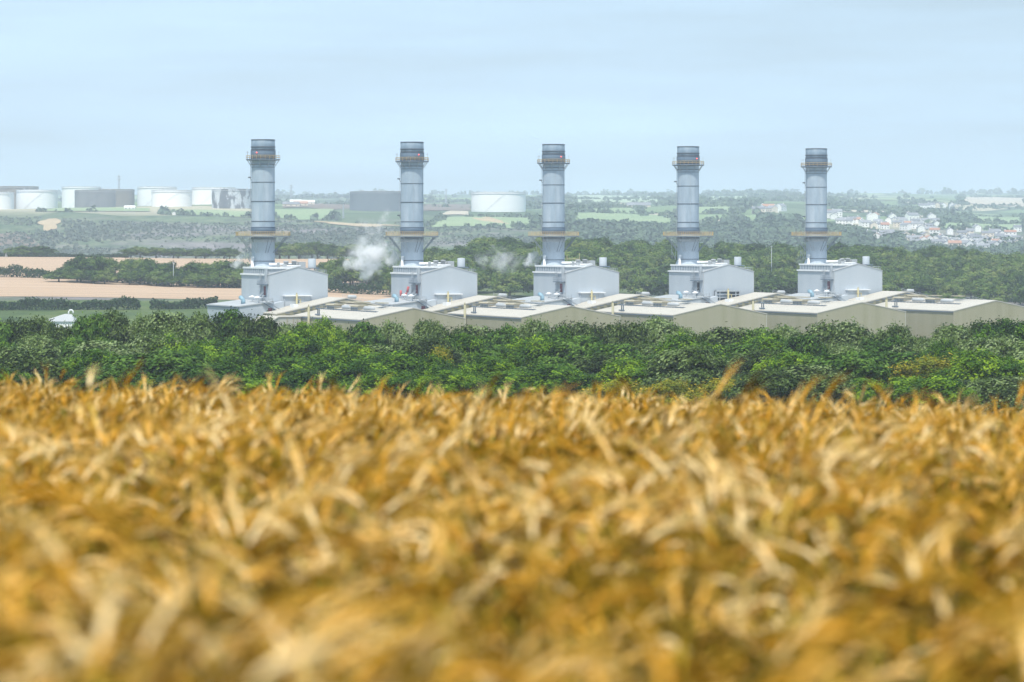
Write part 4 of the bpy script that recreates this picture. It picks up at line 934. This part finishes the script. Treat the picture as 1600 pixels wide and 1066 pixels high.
# ------------------------------------------------------------------ barley
rng = np.random.default_rng(5)
def stalk(seed, lod, nod_=None):
    """one barley stalk with nodding ear, awns and a leaf; bends towards +x; height about 1 m"""
    r = np.random.default_rng(seed); V = []; Q = []; G = []
    nod = r.choice([r.uniform(.15,.9), r.uniform(.7,1.8), r.uniform(1.2,2.3)]); nod = nod_ or nod; h = r.uniform(.66, .77)
    ns = 7; ths = np.concatenate([np.linspace(0, .12, 4), .12+np.linspace(.15, 1, 3)*min(nod, 1.6)*.6])
    ln = np.array([.2,.15,.1,h-.45,.03,.035,.035])
    p = np.zeros(3); path = [p.copy()]; d = np.zeros(3)
    for t, l in zip(ths, ln): d = np.array([math.sin(t),0,math.cos(t)]); p = p+d*l; path.append(p.copy())
    def tube(pts, rad, n, g, flat=1.0):
        base = len(V)
        for i, q in enumerate(pts):
            t = pts[min(i+1,len(pts)-1)]-pts[max(i-1,0)]; t = t/np.linalg.norm(t)
            a_ = np.array([0,1.,0]); b_ = np.cross(t, a_)
            for k in range(n):
                an = 2*math.pi*k/n; V.append(q+a_*rad[i]*math.cos(an)*flat+b_*rad[i]*math.sin(an))
        for i in range(len(pts)-1):
            for k in range(n): Q.append((base+i*n+k, base+i*n+(k+1)%n, base+(i+1)*n+(k+1)%n, base+(i+1)*n+k)); G.append(g)
    sp_ = path if lod == 0 else [path[0], path[2], path[4], path[-1]]
    tube(sp_, [.0021]*len(sp_), 3, 0)
    th = ths[-1]; e = [path[-1]]; dirs = []; el = r.uniform(.060,.085); ne = 5 if lod == 0 else 3
    for i in range(ne):
        th += (nod-ths[-1])/ne+.06; d = np.array([math.sin(th),0,math.cos(th)]); e.append(e[-1]+d*el/ne); dirs.append(d)
    rad = [.003]+[.0053]*(ne-1)+[.0028]
    tube(e, rad, 4, 1, 1.2)
    na = 14 if lod == 0 else 10
    for k in range(na):
        i = r.integers(0, ne); b0 = e[i+1]; dd = dirs[i]+np.array([r.normal()*.16, r.normal()*.20, r.normal()*.16]); dd /= np.linalg.norm(dd)
        L_ = r.uniform(.06,.115); w = .0016 if lod == 0 else .0021; sd = np.cross(dd, r.normal(size=3)); sd /= np.linalg.norm(sd)
        m_ = b0+dd*L_*.6; t_ = b0+dd*L_+np.array([0,0,-.015]); base = len(V)
        V.extend([b0-sd*w, b0+sd*w, m_+sd*w*.7, m_-sd*w*.7, t_+sd*w*.2, t_-sd*w*.2]); Q.extend([(base,base+1,base+2,base+3),(base+3,base+2,base+4,base+5)]); G.extend([.55,.55])
    for _ in range(2 if lod == 0 else 1):
        z0 = r.uniform(.45,.78); an = r.uniform(0, 6.28); L_ = r.uniform(.10,.20); w = r.uniform(.003,.006)
        q = np.array([0,0,z0]); o_ = np.array([math.cos(an),math.sin(an),0]); sd = np.array([-o_[1],o_[0],0]); pts = []
        for t in (0,.35,.7,1): pts.append(q+o_*L_*t*.8+np.array([0,0,L_*(.9*t-1.25*t*t)]))
        base = len(V)
        for t, pt in zip((.6,1,.8,.1), pts): V.extend([pt-sd*w*t, pt+sd*w*t])
        for i in range(3): Q.append((base+2*i,base+2*i+1,base+2*i+3,base+2*i+2)); G.append(.0)
    return np.array(V, dtype=np.float32), np.array(Q), np.array(G, dtype=np.float32)
def sow(n, d0, d1, lod, inframe_density):
    out_V, out_Q, out_C = [], [], []
    D = np.sqrt(rng.uniform(d0*d0, d1*d1, n)) if d0 > 0 else rng.uniform(d0, d1, n)
    hw = .195*D+.5
    x = rng.uniform(-1, 1, n)*hw
    return x, D
def add_batch(x, D, lod, acc, hscale=1.0, straight=False):
    n = len(x); tmpl = [stalk(100*lod+i, lod, .35 if straight else None) for i in range(18)]
    which = rng.integers(0, 18, n)
    f1 = np.sin(x*1.9+D*.9)+np.sin(x*.8-D*1.7+1.3)+np.sin(x*3.7+D*2.3+.5)*.6     # lodged patches: height and lean vary smoothly
    f2 = np.sin(x*1.1+D*.55+4)+np.sin(x*2.6-D*.7)
    az = f2*.9+rng.normal(size=n)*1.3+.5
    f3 = np.sin(x*5.1+D*2.9+2)+np.sin(x*4.3-D*3.7)
    f5 = np.sin(x*14.3+D*6.1+1)+np.sin(x*12.1-D*8.3+2)+np.sin(x*21.7+D*3.9)*.6
    sc = (1+.060*f1+.060*f3+.048*f5+rng.normal(size=n)*.055)*hscale
    sc = np.where(rng.uniform(size=n) < .006, sc*rng.uniform(1.10,1.20,n), sc)
    lean = np.clip(.12+.10*f1*-1+rng.normal(size=n)*.20, -.3, .85)
    la = az+rng.normal(size=n)*.5
    if straight: sc = np.full(n, hscale); lean = np.full(n, .10)
    z = T(x, D)
    f4 = np.sin(x*9.3+D*4.1+1)+np.sin(x*11.7-D*6.3)
    tone = np.clip(.47+.06*f2+.06*f1+.06*f3+.09*f5+rng.normal(size=n)*.29, 0, 1)  # tall tufts lighter, hollows darker: canopy light and shade put into stalk tone
    for t in range(18):
        s = np.where(which == t)[0]
        if not len(s): continue
        V, Q, G = tmpl[t]; k = len(s)
        ca_, sa_ = np.cos(az[s]), np.sin(az[s])
        X = V[None,:,0]*ca_[:,None]-V[None,:,1]*sa_[:,None]; Y = V[None,:,0]*sa_[:,None]+V[None,:,1]*ca_[:,None]; Zl = np.repeat(V[None,:,2], k, 0)
        X *= sc[s,None]; Y *= sc[s,None]; Zl = Zl*sc[s,None]
        lx = np.sin(lean[s])*np.cos(la[s]); ly = np.sin(lean[s])*np.sin(la[s])
        X = X+Zl*lx[:,None]; Y = Y+Zl*ly[:,None]; Zl = Zl*np.cos(lean[s])[:,None]
        P = np.stack([X+x[s,None], Y+D[s,None], Zl+z[s,None]-.01], -1).reshape(-1,3).astype(np.float32)
        Qs = (Q[None]+(np.arange(k)*len(V))[:,None,None]).reshape(-1,4)+acc['n']
        acc['n'] += len(P); acc['V'].append(P); acc['Q'].append(Qs.astype(np.int32))
        cc = np.empty((k, len(Q), 2), dtype=np.float32); cc[:,:,0] = np.clip(tone[s][:,None]+rng.normal(size=(k,len(Q)))*.05, 0, 1); cc[:,:,1] = G[None]
        acc['C'].append(cc.reshape(-1,2))
acc = {'V':[], 'Q':[], 'C':[], 'n':0}
def area(d0, d1, hw): return sum(2*hw(d0+(d1-d0)*(i+.5)/50)*(d1-d0)/50 for i in range(50))
def uni(n, d0, d1, hwf, inner=None):
    D = rng.uniform(d0, d1, int(n*1.9)); m_ = hwf(d1)*1.0; x = rng.uniform(-m_, m_, len(D))
    k = np.abs(x) < hwf(D)
    if inner: k &= np.abs(x) >= inner(D)
    return x[k][:n], D[k][:n]
hin = lambda D: .19*D+.45
hout = lambda D: .19*D+3.0
a1 = area(1.8, 13, hin); x, D = uni(int(a1*230), 1.8, 13, hin); add_batch(x, D, 0, acc)
a2 = area(13, 33, hin); x, D = uni(int(a2*320), 13, 33, hin); add_batch(x, D, 1, acc)
x, D = uni(int((area(1, 33, hout)-area(1, 33, hin))*70), 1, 33, hout, hin); add_batch(x, D, 1, acc)
x, D = uni(int(area(33, 46, hin)*60), 33, 46, hin); add_batch(x, D, 1, acc)
tx = [(92,14,566),(130,15,572),(330,15,600),(455,16,598),(600,16,602),(738,13,588),(752,14,598),(878,14,602),(1046,13,566),(1062,13.5,588),(1083,13,578),(1100,14,602),(1182,14,584),(1212,13,592),(1285,14,596),(1440,13,592),(1545,14,606),(1420,15,606)]
tx = [((p-800)/F*d, d, (366-y)/F*d) for p, d, y in tx]
tx += [(x_+rng.normal()*.05, d_+rng.normal()*.1, zt_-rng.uniform(.05,.18)) for x_, d_, zt_ in tx for _ in range(2)]
for x_, d_, zt_ in tx:
    g_ = float(T(x_, d_)); add_batch(np.array([x_]), np.array([d_]), 0, acc, hscale=(zt_-g_)/.92, straight=True)
V = np.concatenate(acc['V']); Q = np.concatenate(acc['Q']); Cc = np.concatenate(acc['C'])
me = np_mesh('barley_crop', V, Q, M['barley']); face_col(me, Cc)
tag(obj('barley_crop', me), 'ripe golden barley with nodding bearded ears filling the foreground', 'crop', kind='stuff')
print('barley faces', len(Q), time.time()-T0)

# ------------------------------------------------------------------ air, sky, sun, camera
m = bpy.data.materials.new('haze_air'); m.use_nodes = True; nt = m.node_tree; N = nt.nodes; N.remove(N['Principled BSDF'])
pv = N.new('ShaderNodeVolumePrincipled'); pv.inputs['Color'].default_value = (.74,.85,1.0,1); pv.inputs['Density'].default_value = HAZE = .000138; pv.inputs['Anisotropy'].default_value = -.15
nt.links.new(pv.outputs[0], N['Material Output'].inputs['Volume'])
tag(MB().box(-10500,10500,-300,16600,-48,205).build('haze', m), kind='stuff')

w = bpy.data.worlds.new('World'); scene.world = w; w.use_nodes = True; nt = w.node_tree; N = nt.nodes; L = nt.links
EL, AZ_ = 61, -13       # sun elevation; azimuth right of straight behind the camera
sk = N.new('ShaderNodeTexSky'); sk.sky_type = 'NISHITA'; sk.sun_disc = False; sk.sun_elevation = R(EL); sk.sun_rotation = R(180-AZ_)
sk.air_density = 1.0; sk.dust_density = 2.0; sk.ozone_density = 1.5
tc = N.new('ShaderNodeTexCoord'); mp = N.new('ShaderNodeMapping'); mp.inputs['Scale'].default_value = (1.6,1.6,16)
nz = N.new('ShaderNodeTexNoise'); nz.inputs['Scale'].default_value = 2.2; nz.inputs['Detail'].default_value = 6; nz.inputs['Roughness'].default_value = .5
L.new(tc.outputs['Generated'], mp.inputs[0]); L.new(mp.outputs[0], nz.inputs['Vector'])
mr = N.new('ShaderNodeMapRange'); mr.inputs['From Min'].default_value = .35; mr.inputs['From Max'].default_value = .68; mr.inputs['To Min'].default_value = .45; mr.inputs['To Max'].default_value = 1.0
L.new(nz.outputs[0], mr.inputs[0])
mx = N.new('ShaderNodeMixRGB'); mx.inputs[2].default_value = (6.2, 8.5, 10.6, 1)
L.new(mr.outputs[0], mx.inputs[0]); L.new(sk.outputs[0], mx.inputs[1]); L.new(mx.outputs[0], N['Background'].inputs[0])
N['Background'].inputs[1].default_value = .105
sd = bpy.data.lights.new('sun', 'SUN'); sd.energy = 4.7; sd.angle = R(1.5); sd.color = (1, .93, .82)
so = bpy.data.objects.new('sun', sd); C.objects.link(so); so.rotation_euler = (R(90-EL), 0, R(AZ_))

cd = bpy.data.cameras.new('camera'); cd.lens = 100; cd.sensor_width = 36; cd.shift_y = -(533-366)/1600; cd.clip_start = .3; cd.clip_end = 40000
cd.dof.use_dof = True; cd.dof.focus_distance = 900; cd.dof.aperture_fstop = 100/33
co = bpy.data.objects.new('camera', cd); C.objects.link(co); co.location = (0,0,0); co.rotation_euler = (R(90),0,0); scene.camera = co

scene.view_settings.view_transform = 'Standard'; scene.view_settings.look = 'None'; scene.view_settings.exposure = .10; scene.view_settings.gamma = 1
cy = scene.cycles if hasattr(scene, 'cycles') else None
scene.render.engine = 'CYCLES'
cy = scene.cycles
cy.use_denoising = True; cy.denoiser = 'OPENIMAGEDENOISE'
cy.max_bounces = 7; cy.diffuse_bounces = 3; cy.glossy_bounces = 2; cy.transmission_bounces = 3; cy.volume_bounces = 6; cy.transparent_max_bounces = 8
cy.volume_step_rate = 1.0; cy.volume_max_steps = 256; cy.caustics_reflective = False; cy.caustics_refractive = False
cy.use_fast_gi = False
print('done', time.time()-T0)
